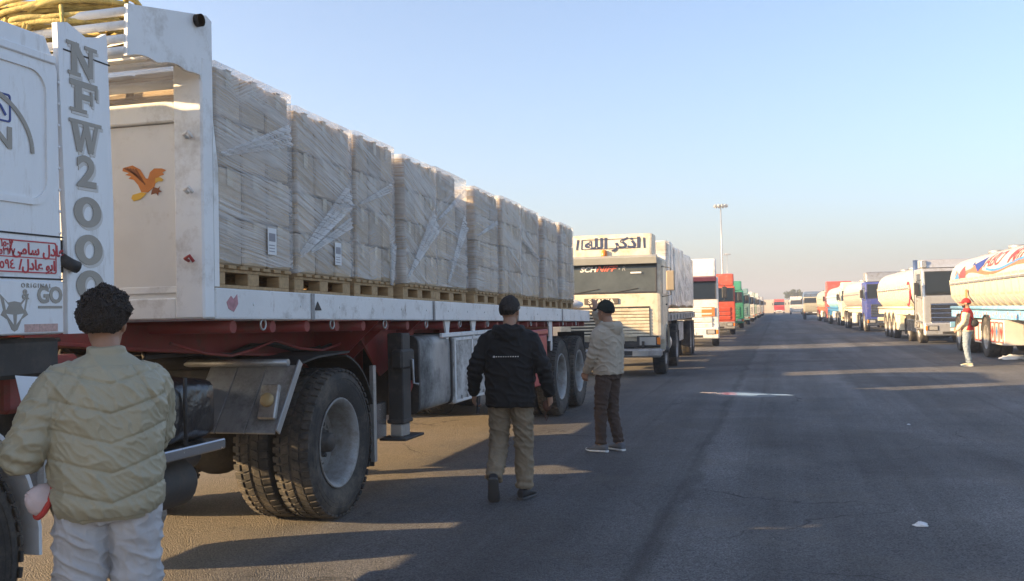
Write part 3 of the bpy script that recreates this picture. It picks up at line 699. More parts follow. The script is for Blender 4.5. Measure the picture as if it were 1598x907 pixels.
for k in range(11):                                                  # lashing rings welded under the rail
    y = 5.75+k*1.03; z = zd(y)-.197
    MB().tube([(XN-.02, y+.035*math.cos(a), z-.03+.035*math.sin(a)) for a in [q*math.pi/6 for q in range(12)]], .007, 6, closed=True).build('lashing_ring', STEEL, TR)
for k in range(18): MB().blob((XN+.001, 5.6+k*.64, zd(5.6+k*.64)-.095), (.006, .012, .012), 8, 5).build('rivet', WHITED, TR)
MB().cyl((-4.85, 11.2, .72), (-4.25, 11.2, .72), .16, 18).build('air_reservoir', BLACK, TR)

# ------------------------------------------------------------------ loads on the near trailer
edges = [335, 468, 566, 634, 690, 746, 787, 820, 853, 878.5, 900]
ys = [onX(p, 470, XN).y for p in edges]
descr = ['tallest wrapped carton pallet right behind the white headboard', 'wrapped carton pallet second behind the headboard with a broad pale film fold',
         'wrapped carton pallet third behind the headboard with a loose film tail', 'wrapped carton pallet fourth behind the headboard under steep film streaks',
         'wrapped carton pallet fifth behind the headboard, exactly mid load', 'wrapped carton pallet sixth behind the headboard, past the middle of the load',
         'wrapped carton pallet seventh behind the headboard, above the red toolbox', 'wrapped carton pallet third from the rear end of the white flatbed',
         'wrapped carton pallet second from the rear end of the white flatbed', 'last wrapped carton pallet at the rear end of the white flatbed']
folds = {0: [(-.45, .82, .48, 1.10, .03, .16)], 1: [(-.48, .28, .45, .85, .05, .22), (-.3, .32, .46, .62, .03, .10)], 2: [(-.45, .78, .4, 1.02, .02, .09), (.34, .12, .4, .5, .05, .14)],
         3: [(-.46, .22, .46, .85, .04, .30)], 4: [(-.45, .85, .45, 1.25, .03, .10), (-.2, .20, .46, .90, .04, .22)], 5: [(-.45, .8, .45, 1.05, .02, .06)], 7: [(-.45, .9, .45, .7, .03, .08)]}
LOADS = []
for i in range(10):
    y = (ys[i]+ys[i+1])/2; w = ys[i+1]-ys[i]
    t = pallet_load((XN-.015-.615-[.0, .03, .05, .0, .06, .02, .0, .05, .02, .0][i], y, zd(y)+.001), (R(-.89), R(-.35+.25*math.sin(i*3.1)), R(.5*math.sin(i*1.7))), descr[i], 'wrapped pallets on the near flatbed', True, i,
                    top_missing={0: (), 1: (), 2: ((2, 0),), 4: ((2, 1),), 6: ((0, 0),)}.get(i, ()))
    t.scale = (1, min(1.02, (w-.125)/LW), [1.01, .98, 1.0, .972, 1.005, .975, .992, 1.0, .978, .995][i])
    for f in folds.get(i, ()): link_mesh('film_fold', fold_mesh(*f, i), t)
    if i in (0, 1):
        m = MB(); m.box(.622, .6235, .12, .24, .24, .42, 0); sh = m.mesh('shipping_label'); sh.materials.append(PAPER); lb = link_mesh('shipping_label', sh, t)
        m = MB(); m.box(.6237, .6243, .135, .225, .33, .385, 0)
        for q in range(3): m.box(.6237, .6243, .135, .215, .26+.02*q, .266+.02*q, 0)
        sh = m.mesh('label_print'); sh.materials.append(GREYTXT); link_mesh('label_print', sh, lb)
    LOADS.append(t)
y = (ys[0]+ys[1])/2
pallet_load((XF+.64, y+.02, zd(y)), (R(-.89), 0, 0), 'wrapped carton pallet of the far row seen through the headboard opening', 'wrapped pallets on the near flatbed', True, 11)

# white woven sack on the rear end of the deck
SACK = pm('woven_sack', (.72, .72, .72), .6, var=.08, bump=.2)
m = MB(); sp = Vector((XN-.35, 16.75, zd(16.75))); rr = []
for i in range(11):
    t = i/10; q = math.sin(math.pi*min(max(t, .03), .97))**.45
    rr.append([sp+Vector((-.30+.62*t, .05*math.cos(t*3), .105))+Vector((0, .2*q*math.cos(a*math.pi/8)+.01*noise.noise((t*8, a, 1)), .10*q*math.sin(a*math.pi/8)+.012*noise.noise((t*7, a, 4)))) for a in range(16)])
m.rings(rr)
sk = single(m, 'cement_sack', SACK, sp, 'full white woven sack lying at the rear end of the flatbed', 'sack')
SBLUE = pm('sack_print', (.04, .07, .28), .6)
lettering('MISR', sk, (XN-.05, 16.42, zd(16.75)+.09), '-y', SBLUE, .10, 'sack_lettering', bold=.004) if False else None

# rope heaped on the shelf
ROPE = pm('yellow_rope', (.46, .36, .12), .85, var=.3, scale=20, bump=.5, bscale=140)
random.seed(21); rp = MB(); pts = []; a = 0
C0 = Vector((-3.92, 4.62, 3.22))
for k in range(760):
    a += .19+.05*math.sin(k*.11); t = k/760
    rx = .34+.12*math.sin(k*.023+1)+.05*math.sin(k*.31); ry = .24+.07*math.sin(k*.041)
    pts.append(C0+Vector((rx*math.cos(a)+.10*math.sin(k*.017), ry*math.sin(a), .03+.24*t*(1-.5*abs(math.sin(a*.5)))+.10*noise.noise((k*.06, 2, 0)))))
rp.tube(pts, .016, 6)
for q in range(5):
    xs = -3.95-.16*q; rp.tube([(xs, 4.5, 3.33), (xs+.04, 4.36, 3.36), (xs+.05, 4.325, 3.22), (xs-.03, 4.32, 3.10-.06*q), (xs+.03, 4.33, 3.26), (xs, 4.42, 3.40)], .0135, 6)
rp.tube([(-3.85, 4.5, 3.30), (-3.70, 4.34, 3.33), (-3.66, 4.31, 3.15), (-3.68, 4.30, 2.9)], .012, 6)
single(rp, 'rope_coil', ROPE, (-3.92, 4.62, 3.17), 'tangled heap of yellow rope on the shelf above the cab', 'rope')
# ------------------------------------------------------------------ near tractor unit
XC = -3.35; XCF = -5.75; XCM = (XC+XCF)/2
TT = thing('tractor_unit', (XCM, 1.75, 0), 'white tractor unit with big vertical letters on its side fairing', 'truck')
SEAM = pm('panel_gap', (.03, .03, .03), .8, var=.1)
LGREY = pm('grey_beige_vinyl', (.34, .31, .26), .5, var=.08)
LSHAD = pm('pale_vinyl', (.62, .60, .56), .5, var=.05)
BLUEL = pm('blue_vinyl', (.03, .06, .25), .5)
REDV = pm('red_vinyl', (.50, .03, .04), .5)
# cab: side profile swept across the width with rounded shoulders
def cab_loft(prof, xa, xb, inset=.05, r=.07):
    cy = sum(p[0] for p in prof)/len(prof); cz = sum(p[1] for p in prof)/len(prof)
    rr = []
    L_ = [(xa, 1-inset), (xa+r*.12, 1-inset*.55), (xa+r*.45, 1-inset*.17), (xa+r, 1), (xb-r, 1), (xb-r*.45, 1-inset*.17), (xb-r*.12, 1-inset*.55), (xb, 1-inset)]
    m = MB()
    for x, s_ in L_: rr.append([(x, cy+(p[0]-cy)*s_, cz+(p[1]-cz)*s_) for p in prof])
    m.rings(rr, True, False); return m
prof = [(1.75, 1.0), (1.72, 1.55), (1.74, 1.95), (1.95, 2.70), (2.08, 2.86), (2.6, 2.94), (3.5, 3.0), (3.84, 3.0), (3.92, 2.85), (3.94, 1.56), (3.5, 1.56), (2.2, 1.56), (2.1, 1.0)]
cabo = cab_loft(prof, XCF, XC, .02).build('cab', WHITEC, TT)
MB().box(XC-.01, XC+.012, 1.9, 3.88, 2.865, 2.905, .008).build('roof_gutter', WHITEC, cabo)
# lower side flap panels with rounded recess and seams
m = MB()
def rrect(y0, y1, z0, z1, r, n=6):
    P = []
    for cy, cz, a0 in ((y1-r, z1-r, 0), (y0+r, z1-r, 90), (y0+r, z0+r, 180), (y1-r, z0+r, 270)):
        for k in range(n+1): a = R(a0+90*k/n); P.append((cy+r*math.cos(a), cz+r*math.sin(a)))
    return P
def ringprism(po, pi_, xa, xb):
    m = MB(); n = len(po)
    V = [(xa, *p) for p in po]+[(xa, *p) for p in pi_]+[(xb, *p) for p in po]+[(xb, *p) for p in pi_]
    F = []
    for i in range(n):
        j = (i+1) % n
        F += [(2*n+i, 2*n+j, 3*n+j, 3*n+i), (i, n+i, n+j, j), (i, j, 2*n+j, 2*n+i), (n+i, 3*n+i, 3*n+j, n+j)]
    return m.add(V, F)
ringprism(rrect(2.62, 3.845, 2.17, 2.84, .12), rrect(2.65, 3.815, 2.20, 2.81, .10), XC-.002, XC+.010).build('recess_frame', WHITEC, cabo)
for z in (2.03, 1.825): MB().box(XC-.004, XC+.004, 2.4, 3.92, z-.004, z+.004, 0).build('seam', SEAM, cabo)
# window of the door, out of frame to the front
MB().box(XC-.005, XC+.006, 2.05, 2.55, 2.1, 2.75, .01).build('door_window', GLASS, cabo)
MB().hexa((XCM, 1.83, 2.33), Vector((1.1, 0, 0)), Vector((0, .004, 0)), Vector((0, .10, .36)), .003).build('windscreen', GLASS, cabo)
for k in range(12): MB().blob((XC+.001, 3.905, 1.63+k*.105), (.005, .008, .008), 8, 5).build('rivet', WHITEC, cabo)
# tail fairing with the tall letters
fz = [(3.955, 1.56), (4.295, 1.56), (4.30, 2.2), (4.265, 3.06), (4.255, 3.12), (4.20, 3.085), (4.10, 3.06), (3.97, 3.10), (3.90, 3.08), (3.955, 2.0)]
fr = MB().prism(fz, 'x', XC-.03, XC).build('tail_fairing', WHITEC, TT)
MB().prism(fz, 'x', XCF, XCF+.03).build('tail_fairing', WHITEC, TT)
MB().box(XC-.002, XC+.003, 3.94, 4.28, 2.955, 2.962, 0).build('seam', SEAM, fr)
def bar(m, y0, z0, y1, z1, w, x):
    m.beam((x, y0, z0), (x, y1, z1), .003, w, 0, (1, 0, 0)) if False else m.hexa((x, (y0+y1)/2, (z0+z1)/2), Vector((.0012, 0, 0)), Vector((0, (y1-y0)/2, (z1-z0)/2)), Vector((0, -(z1-z0), (y1-y0))).normalized()*(w/2))
def glyph(ch, cy, cz, w, h, x):
    m = MB(); y0, y1, z0, z1 = cy-w/2, cy+w/2, cz-h/2, cz+h/2; s_ = .042; q = .018
    xs = [x]
    def b(*a): 
        xs[0] += .00012; bar(m, *a, xs[0])
    if ch == 'N':
        b(y0+.04, z0, y0+.04, z1, s_); b(y1-.04, z0, y1-.04, z1, s_*.7); b(y0+.04, z1, y1-.04, z0, s_)
        for yy, zz in ((y0+.04, z0), (y0+.03, z1), (y1-.04, z1)): b(yy-.045, zz, yy+.045, zz, q)
    elif ch == 'F':
        b(y0+.06, z0, y0+.06, z1, s_*1.2); b(y0, z1-.012, y1, z1-.012, .03); b(y0+.06, cz, y1-.04, cz, .028); b(y0, z0, y0+.12, z0, q)
        b(y1-.008, z1, y1-.008, z1-.07, q); b(y1-.045, cz+.035, y1-.045, cz-.035, q)
    elif ch == 'W':
        b(y0+.02, z1, y0+w*.30, z0, s_); b(y0+w*.30, z0, cy+.01, z1, s_*.6); b(cy, z1, y0+w*.72, z0, s_); b(y0+w*.72, z0, y1-.015, z1, s_*.6)
        for yy in (y0+.025, cy, y1-.02): b(yy-.04, z1, yy+.04, z1, q)
    elif ch == '0':
        n = 28; P = []; Q = []
        for k in range(n):
            a = 2*math.pi*k/n; P.append((cy+w*.5*math.cos(a), cz+h*.52*math.sin(a))); Q.append((cy+w*.20*math.cos(a), cz+h*.30*math.sin(a)))
        return ringprism(P, Q, x-.001, x+.001)
    elif ch == '2':
        pts = []
        for k in range(15): a = R(190-16*k); pts.append((cy+w*.30*math.cos(a), cz+h*.24+h*.20*math.sin(a)))
        pts += [(cy+w*.12, cz-h*.10), (y0+.05, z0+.035)]
        for (a, b2) in zip(pts, pts[1:]): b(a[0], a[1], b2[0], b2[1], .05)
        b(y0+.02, z0+.016, y1-.015, z0+.016, .036); b(y1-.025, z0+.016, y1-.025, z0+.075, .022); b(pts[0][0]-.005, pts[0][1]+.01, pts[0][0]+.02, pts[0][1]-.025, .05)
    return m
zs = [2.91, 2.73, 2.525, 2.345, 2.15, 1.96, 1.78]
for ch, z in zip('NFW2000', zs):
    z += .02; h = .148
    c = 4.085+(2.6-z)*.035
    if ch == '2':
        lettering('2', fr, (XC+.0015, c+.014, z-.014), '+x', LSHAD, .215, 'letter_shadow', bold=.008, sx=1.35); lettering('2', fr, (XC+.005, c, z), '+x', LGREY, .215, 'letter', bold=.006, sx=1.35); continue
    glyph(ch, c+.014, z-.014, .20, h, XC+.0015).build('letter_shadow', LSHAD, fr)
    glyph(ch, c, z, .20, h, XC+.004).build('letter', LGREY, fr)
# maker's arc, badge and letters
m = MB(); arc = []
for k in range(25):
    a = R(180-180*k/24); arc.append((XC+.002, 3.37+.36*math.cos(a), 2.41+.27*math.sin(a)))
for a, b_ in zip(arc, arc[1:]): bar(m, a[1], a[2], b_[1], b_[2], .022, XC+.004)
m.build('badge_arc', LGREY, cabo)
lettering('MAN', cabo, (XC+.003, 3.41, 2.455), '+x', LGREY, .135, sx=1.35, bold=.004)
ringprism(rrect(3.28, 3.60, 2.53, 2.66, .015), rrect(3.288, 3.592, 2.538, 2.652, .012), XC, XC+.004).build('badge_frame', BLUEL, cabo)
m = MB()
for a in ((3.44, 2.56, 3.50, 2.62), (3.50, 2.62, 3.54, 2.60), (3.50, 2.62, 3.47, 2.64), (3.54, 2.60, 3.57, 2.56), (3.46, 2.60, 3.53, 2.58), (3.40, 2.55, 3.44, 2.60)): bar(m, *a, .012, XC+.003)
m.build('badge_lion', BLUEL, cabo)
# owner's sticker in red
MB().box(XC, XC+.002, 3.25, 3.885, 1.845, 2.005, 0).build('sticker', PAPER, cabo)
ringprism(rrect(3.255, 3.878, 1.85, 2.0, .012), rrect(3.261, 3.872, 1.856, 1.994, .01), XC+.002, XC+.004).build('sticker_border', REDV, cabo)
MB().box(XC+.002, XC+.0035, 3.26, 3.87, 1.919, 1.924, 0).build('sticker_rule', REDV, cabo)
A1 = ''.join(['\ufecb', '\ufe8e', '\ufea9', '\ufedd', ' ', '\ufeb3', '\ufe8e', '\ufee3', '\ufef0'])[::-1]
A2 = ''.join(['\ufe8d', '\ufe91', '\ufeee', ' ', '\ufecb', '\ufe8e', '\ufea9', '\ufedd'])[::-1]
lettering('/'+A1, cabo, (XC+.003, 3.755, 1.957), '+x', REDV, .072, bold=.0018)
lettering('/'+A2, cabo, (XC+.003, 3.755, 1.885), '+x', REDV, .066, bold=.0018)
lettering('\u0661\u0665\u0660\u0663', cabo, (XC+.003, 3.57, 1.978), '+x', REDV, .042, bold=.001)
lettering('\u0665\u0663\u0663\u0667', cabo, (XC+.003, 3.57, 1.942), '+x', REDV, .042, bold=.001)
lettering('\u0660\u0665\u0669\u0664', cabo, (XC+.003, 3.56, 1.885), '+x', REDV, .06, bold=.001)
# lower plate with the animal head and words
pl = MB().box(XC-.02, XC+.012, 2.6, 3.915, 1.565, 1.815, .006).build('side_plate', WHITEC, TT)
lettering('ORIGINAL', pl, (XC+.014, 3.735, 1.79), '+x', LGREY, .03, spacing=1.5)
lettering('&', pl, (XC+.014, 3.665, 1.748), '+x', LGREY, .062, bold=.002)
lettering('GO', pl, (XC+.014, 3.82, 1.745), '+x', LGREY, .105, bold=.004)
MB().box(XC+.012, XC+.0145, 3.745, 3.9, 1.685, 1.697, 0).build('plate_line', LGREY, pl)
FX = [(-1, 1), (-.45, .55), (0, .62), (.45, .55), (1, 1), (.78, .15), (.95, -.1), (.5, -.35), (.2, -.9), (0, -1), (-.2, -.9), (-.5, -.35), (-.95, -.1), (-.78, .15)]
def fpoly(pts, cy, cz, s_, x, mat, name):
    return MB().prism([(cy+p[0]*s_, cz+p[1]*s_) for p in pts], 'x', x, x+.002).build(name, mat, pl)
fpoly(FX, 3.60, 1.665, .085, XC+.012, LGREY, 'animal_emblem')
fpoly([(-.75, .72), (-.45, .40), (-.62, .15)], 3.60, 1.665, .085, XC+.0142, WHITEC, 'emblem_ear')
fpoly([(.75, .72), (.45, .40), (.62, .15)], 3.60, 1.665, .085, XC+.0142, WHITEC, 'emblem_ear')
fpoly([(-.6, -.05), (-.15, -.1), (-.1, -.62), (-.4, -.3)], 3.60, 1.665, .085, XC+.0142, WHITEC, 'emblem_cheek')
fpoly([(.6, -.05), (.15, -.1), (.1, -.62), (.4, -.3)], 3.60, 1.665, .085, XC+.0142, WHITEC, 'emblem_cheek')
st = MB().box(XC+.012, XC+.014, 3.66, 3.87, 1.575, 1.612, 0).build('small_sticker', pm('pink_sticker', (.55, .35, .30), .5, var=.3, scale=60), pl)
# door handle / snorkel behind the cab side
MB().tube([(XC-.02, 3.93, 1.93), (XC+.02, 3.95, 1.90), (XC+.03, 3.99, 1.885)], .03, 10).build('side_spout', BLACK, TT)
MB().box(XC-.03, XC-.026, 3.942, 3.99, 1.86, 2.02, 0).build('fairing_gap', SEAM, TT)
# under-cab: bumper, step, mudguard, front wheel
MB().box(XCF+.1, XC-.04, 1.9, 3.95, 1.36, 1.545, .02).build('cab_floor', BLACK, TT)
MB().box(XCF, XC, 1.72, 1.95, .45, 1.0, .04).build('bumper', WHITEC, TT)
wheel(TT, XC-.13, 3.05, .58, 1, False, WHF); wheel(TT, XCF+.13, 3.05, .58, -1, False, WHF)
m = MB(); rr = []
for k in range(19):
    a = R(-5+190*k/18); c = Vector((0, 3.05, .60)); d = Vector((0, math.cos(a), math.sin(a)))
    rr.append([c+d*.68+Vector((XC+.02, 0, 0)), c+d*.68+Vector((XC-.42, 0, 0)), c+d*.70+Vector((XC-.42, 0, 0)), c+d*.70+Vector((XC+.02, 0, 0))])
m.rings(rr, True, False); m.build('front_mudguard', WHITEC, TT)
MB().box(XC-.18, XC-.03, 3.80, 3.93, .75, 1.22, .02).build('step_bracket', STEEL, TT)
MB().box(XC-.7, XC-.22, 3.8, 4.3, 1.18, 1.45, .02).build('rear_cab_mount', REDC, TT)
ik = MB().box(XCF+.02, XCF+.75, 3.97, 4.34, 1.6, 3.42, .04).build('added_shade_box', WHITEC, TT)  # unseen box added behind the cab to shade the headboard
MB().box(XCF+.10, XCF+.66, 3.955, 3.968, 3.0, 3.34, .004).build('shade_box_grille', DARK, ik)
# frame rails, cross members, fifth wheel
for X0 in (XCM-.42, XCM+.42):
    MB().prism([(2.0, .86), (2.0, 1.12), (5.6, 1.12), (7.9, 1.08), (7.9, .90), (6.0, .86)], 'x', X0-.035, X0+.035).build('frame_rail', BLACK, TT)
for y in (4.3, 5.2, 6.2, 7.7): MB().box(XCM-.4, XCM+.4, y-.06, y+.06, .9, 1.06, .01).build('frame_cross', BLACK, TT)
MB().lathe([(0, .05), (0, .46), (.06, .48), (.10, .45), (.10, .05)], (XCM, 6.75, 1.24), (0, 0, 1), 24).build('fifth_wheel', BLACK, TT)
MB().box(XCM-.5, XCM+.5, 6.55, 6.95, 1.10, 1.24, .02).build('fifth_wheel_base', BLACK, TT)
OCH = pm('ochre_grease', (.30, .20, .07), .6, var=.4, scale=10)
MB().box(XCM-.2, XC-.35, 4.35, 5.1, 1.125, 1.20, .01).build('catwalk_plate', OCH, TT)
random.seed(4)
for k in range(7):
    x0 = XCM+.1+random.uniform(-.3, .5); P = []
    for q in range(12): P.append((x0+.10*math.sin(q*.9+k), 4.25+q*.11, 1.30+.10*math.sin(q*.6+k)+.02*k))
    MB().tube(P, .014, 6).build('air_hose', BLACK, TT)
# rear drive wheels
wheel(TT, -3.56, 7.12, .6, 1); wheel(TT, XCF+.24, 7.12, .6, -1)
MB().tube([(XCF+.4, 7.12, .6), (XC-.5, 7.12, .6)], .11, 12).build('drive_axle', BLACK, TT)
MB().blob((XCM, 7.12, .6), (.3, .28, .28), 16, 10).build('differential', BLACK, TT)
# mudguard ahead of the drive wheel: sloping board of three planks, tube and lamp on its bracket
for X0, X1 in ((-3.43, -4.15), (XCF+.08, XCF+.8)):
    a, b_ = Vector((0, 6.42, 1.26)), Vector((0, 6.08, .80)); d = b_-a
    hi, lo = max(X0, X1), min(X0, X1)
    for k in range(3):
        w = (hi-lo)/3; x0 = lo+k*w
        MB().hexa(Vector((x0+w/2, 0, 0))+(a+b_)/2, Vector((w/2-.004, 0, 0)), d/2, d.cross(Vector((1, 0, 0))).normalized()*.010, .003).build('mudguard_board', SOOT, TT)
    MB().hexa(Vector((hi+.012, 0, 0))+(a+b_)/2+Vector((0, .02, .02)), Vector((.008, 0, 0)), d*.52, d.cross(Vector((1, 0, 0))).normalized()*.03, .003).build('mudguard_edge', STEEL, TT)
    MB().tube([(lo-.2, 6.36, 1.285), (hi-.04, 6.36, 1.285)], .028, 12).build('mudguard_tube', STEEL, TT)
    MB().prism([(6.45, 1.262), (6.45, 1.275), (6.75, 1.315), (7.32, 1.33), (7.32, 1.315), (6.75, 1.30)], 'x', lo, hi).build('mudguard_top', BLACK, TT)
    rr = []
    for k in range(10):
        an = R(78-68*k/9); c = Vector((0, 7.12, .6)); q = .70; dd = Vector((0, math.cos(an), math.sin(an)))
        rr.append([c+dd*q+Vector((x, 0, 0)) for x in (lo, hi)]+[c+dd*(q+.015)+Vector((x, 0, 0)) for x in (hi, lo)])
    m = MB(); m.rings(rr, True, False); m.build('mudguard_arch', BLACK, TT)
    MB().box(lo+.02, hi-.01, 7.80, 7.815, .30, .72, .003).build('mud_flap', BLACK, TT)
    MB().box(hi-.03, hi+.012, 7.775, 7.83, .34, 1.18, .004).build('flap_edge', STEEL, TT)
lb = MB().hexa((-3.50, 6.13, 1.02), Vector((.07, 0, 0)), Vector((0, -.02, .008)), Vector((0, .04, .12)), .012).build('lamp_bracket', STEEL, TT)
m = MB(); m.lathe([(0, .052), (.02, .05), (.03, .03), (.032, .003)], (-3.50, 6.108, 1.035), (0, -.93, .36), 18); m.build('round_lamp', pm('dirty_lamp', (.42, .30, .14), .3), lb)
# battery box in torn black film, alloy step, air tank, exhaust
WRAP = pm('black_film', (.020, .020, .021), .28, var=.3, bump=.9, bscale=9, spec=.6)
m = MB(); c = Vector((-3.70, 5.02, 1.06)); rr = []
for i in range(12):
    t = i/11; rr.append([c+Vector((.26*cx*(1+.05*noise.noise((t*5, cx*3, cz*3))), -.33+.66*t, .19*cz+.02*noise.noise((t*6, cx*2, cz)))) for cx, cz in [(math.copysign(abs(math.cos(a))**.4, math.cos(a)), math.copysign(abs(math.sin(a))**.4, math.sin(a))) for a in [k*math.pi/12 for k in range(24)]]])
m.rings(rr, True, True); bb = m.build('battery_box', WRAP, TT)
m = MB()
for i in range(16): 
    a = random.uniform(0, 6.28); m.beam((-3.438, 4.86, 1.05), (-3.436, 4.86+.06*math.cos(a), 1.05+.08*math.sin(a)), .003, .012, 0)
m.build('yellow_tape', pm('yellow_tape', (.55, .45, .05), .5), bb)
MB().tube([(-3.425, 5.02, 1.27), (-3.425, 5.02, .87)], .012, 6).build('strap', BLACK, bb)
MB().box(-4.0, XC-.03, 4.55, 5.38, .80, .865, .008).build('side_step', CHROME, TT)
at = MB().lathe([(-.28, .02), (-.27, .12), (-.22, .15), (.22, .15), (.27, .12), (.28, .02)], (-3.62, 4.98, .62), (0, 1, 0), 20).build('air_tank', BLACK, TT)
ex_ = MB(); ex_.lathe([(-.3, .06), (-.3, .085), (.16, .085), (.16, .070), (.05, .068)], (-3.66, 4.88, .46), (0, 1, 0), 20); ex_.build('exhaust_pipe', STEEL, TT)
MB().box(-3.62, -3.44, 7.86, 8.10, .52, .84, .01).build('tail_bracket', CHROME, TT)
MB().lathe([(-.35, .02), (-.34, .26), (-.3, .28), (.3, .28), (.34, .26), (.35, .02)], (XCF+.35, 5.0, .75), (0, 1, 0), 24).build('fuel_tank', STEEL, TT)
MB().cyl((XC-.62, 5.8, .72), (XC-.62, 5.35, .72), .14, 16).build('air_reservoir', BLACK, TT)
# ------------------------------------------------------------------ cab-over trucks of the rows (all face the camera, front at y0)
PM_CACHE = {}
def paint(c, name, rough=.4, dirt=.2): return pm(name, c, rough, dirt=(.30, .26, .21), dirt_amt=dirt, var=.07)
def profile_cab(y0, L, zb, zh, zr, rake, axle):
    P = [(y0+.05, zb), (y0, zb+.12), (y0, zh), (y0+rake, zr-.14), (y0+rake+.10, zr-.02), (y0+rake+.3, zr), (y0+L, zr), (y0+L, 1.02)]
    ar = []
    for k in range(9): a = R(12+156*k/8); ar.append((y0+axle+.66*math.cos(a), .52+.66*math.sin(a)))
    if axle+.66 < L: P += [(y0+axle+.66, 1.02)] if ar[0][1] < .9 else []
    P += [p for p in ar if p[0] < y0+L-.02]+[(y0+axle-.66, zb)]
    return P
def cabover(xc, y0, P):
    W = P.get('W', 2.45); L = P.get('L', 1.9); zb, zh, zr = P.get('zb', .78), P.get('zh', 1.95), P.get('zr', 2.9); rake = P.get('rake', .16); ax = P.get('axle', 1.2)
    t = thing('cabover_truck', (xc, y0, 0), P['label'], 'truck', P.get('group'))
    col = P['col']; xa, xb = xc-W/2, xc+W/2; full = P.get('full', False)
    lo = P.get('lo', not full)
    c = cab_loft(profile_cab(y0, L, zb, zh, zr, rake, ax), xa, xb, P.get('inset', .035), P.get('rr', .10)).build('cab', col, t)
    # windscreen, following the rake of the front
    z0, z1 = zh+.06, zr-.16; n = Vector((0, -(zr-.14-zh), rake)).normalized(); n = Vector((0, -abs(n.y), n.z))
    def fy(z): return y0+rake*max(0, (z-zh))/(zr-.14-zh)
    cz = (z0+z1)/2; hv = Vector((0, (fy(z1)-fy(z0))/2, (z1-z0)/2))
    ws = MB().hexa(Vector((xc, fy(cz), cz))+n*.012, Vector((W/2-.12, 0, 0)), hv, n*.010, .004).build('windscreen', P.get('glass', GLASS), c)
    gk = MB()
    for s_ in (-1, 1): gk.hexa(Vector((xc+s_*(W/2-.115), fy(cz), cz))+n*.016, Vector((.018, 0, 0)), hv*1.03, n*.010, .004)
    for z in (z0, z1): gk.hexa(Vector((xc, fy(z), z))+n*.016, Vector((W/2-.10, 0, 0)), hv.normalized()*.018, n*.010, .004)
    gk.build('windscreen_seal', DARK, ws)
    if full:
        for s_, xx in ((-1, -.5), (-1, .45)): MB().beam(Vector((xc+xx-.35, fy(z0)-.03, z0+.0)), Vector((xc+xx+.25, fy(z0+.1)-.035, z0+.10)), .015, .015, .002).build('wiper', BLACK, ws)
    # side windows, doors
    for s_ in (-1, 1):
        X0 = xb if s_ > 0 else xa
        dw = MB(); dw.prism([(y0+.32, zh+.02), (y0+1.25, zh+.02), (y0+1.25, zr-.22), (y0+.48, zr-.22)], 'x', X0-.006, X0+.008); d = dw.build('side_window', GLASS, c)
        if full:
            sm = MB()
            for ya in (y0+.22, y0+1.42): sm.box(X0-.004, X0+.004, ya-.006, ya+.006, 1.25, zr-.12, 0)
            sm.build('door_seam', SEAM, c); MB().box(X0-.005, X0+.03, y0+1.15, y0+1.32, 1.72, 1.76, .008).build('door_handle', DARK, c)
            for z in (.62, .92): MB().box(X0-.22, X0+.01, y0+.12, y0+.5, z-.02, z+.02, .006).build('step', STEEL, c)
        # mirror on its arms
        mm = MB(); mx = X0+s_*.24; mm.box(mx-.10, mx+.10, y0-.14, y0-.04, zh+.08, zh+.56, .03); mo = mm.build('mirror', P.get('mirror', DARK), c)
        am = MB(); am.tube([(X0-s_*.01, y0+.22, zh+.68), (mx, y0-.07, zh+.62), (mx, y0-.07, zh-.02), (X0-s_*.01, y0+.2, zh-.06)], .014, 6); am.build('mirror_arm', BLACK, mo)
    # grille
    gz0, gz1 = P.get('grille', (zb+.12, zh-.28)); ns = P.get('slats', 5); gw = P.get('gw', W/2-.28)
    gb = MB().box(xc-gw, xc+gw, y0-.012, y0+.01, gz0, gz1, .004).build('grille', P.get('gmat', DARK), c)
    for k in range(ns):
        z = gz0+(gz1-gz0)*(k+.5)/ns; hh = (gz1-gz0)/ns*P.get('slat_f', .36)
        MB().hexa((xc, y0-.028, z), Vector((gw-.01, 0, 0)), Vector((0, .014, hh*.25)), Vector((0, -hh*.15, hh)), .004).build('slat', P.get('smat', col), gb)
    # bumper, lamps, number plate
    bz0, bz1 = P.get('bump', (.42, .80))
    bu = MB().box(xc-W/2+.01, xc+W/2-.01, y0-.16, y0+.20, bz0, bz1, .05).build('bumper', P.get('bmat', col), t)
    MB().box(xc-.55, xc+.55, y0-.166, y0-.15, bz0+.06, bz0+.16, .004).build('bumper_slot', BLACK, bu)
    for s_ in (-1, 1):
        xl = xc+s_*(W/2-.34); zl = P.get('zl', (bz0+bz1)/2+.05); yl = P.get('yl', y0-.16)
        hk = P.get('hl', 1.0); h = MB().box(xl-.2*hk, xl+.2*hk, yl-.015, yl+.02, zl-.10*hk, zl+.10*hk, .02).build('headlight', DARK, bu)
        MB().box(xl-.15*hk, xl+.15*hk, yl-.028, yl-.012, zl-.075*hk, zl+.075*hk, .012).build('headlight_lens', LENS, h)
        xi = xc+s_*(W/2-.085); MB().box(xi-.045, xi+.045, yl-.02, yl+.05, zl-.09, zl+.09, .015).build('indicator', AMBER, bu)
    pl_ = MB().box(xc-.26, xc+.26, y0-.178, y0-.168, bz0+.18, bz0+.29, .002).build('number_plate', PAPER, bu)
    # sun visor, roof deflector, beacon
    if P.get('visor'):
        MB().hexa(Vector((xc, fy(z1)-.10, z1+.07)), Vector((W/2-.08, 0, 0)), Vector((0, .12, .03)), Vector((0, -.02, .085)), .01).build('sun_visor', P['visor'], c)
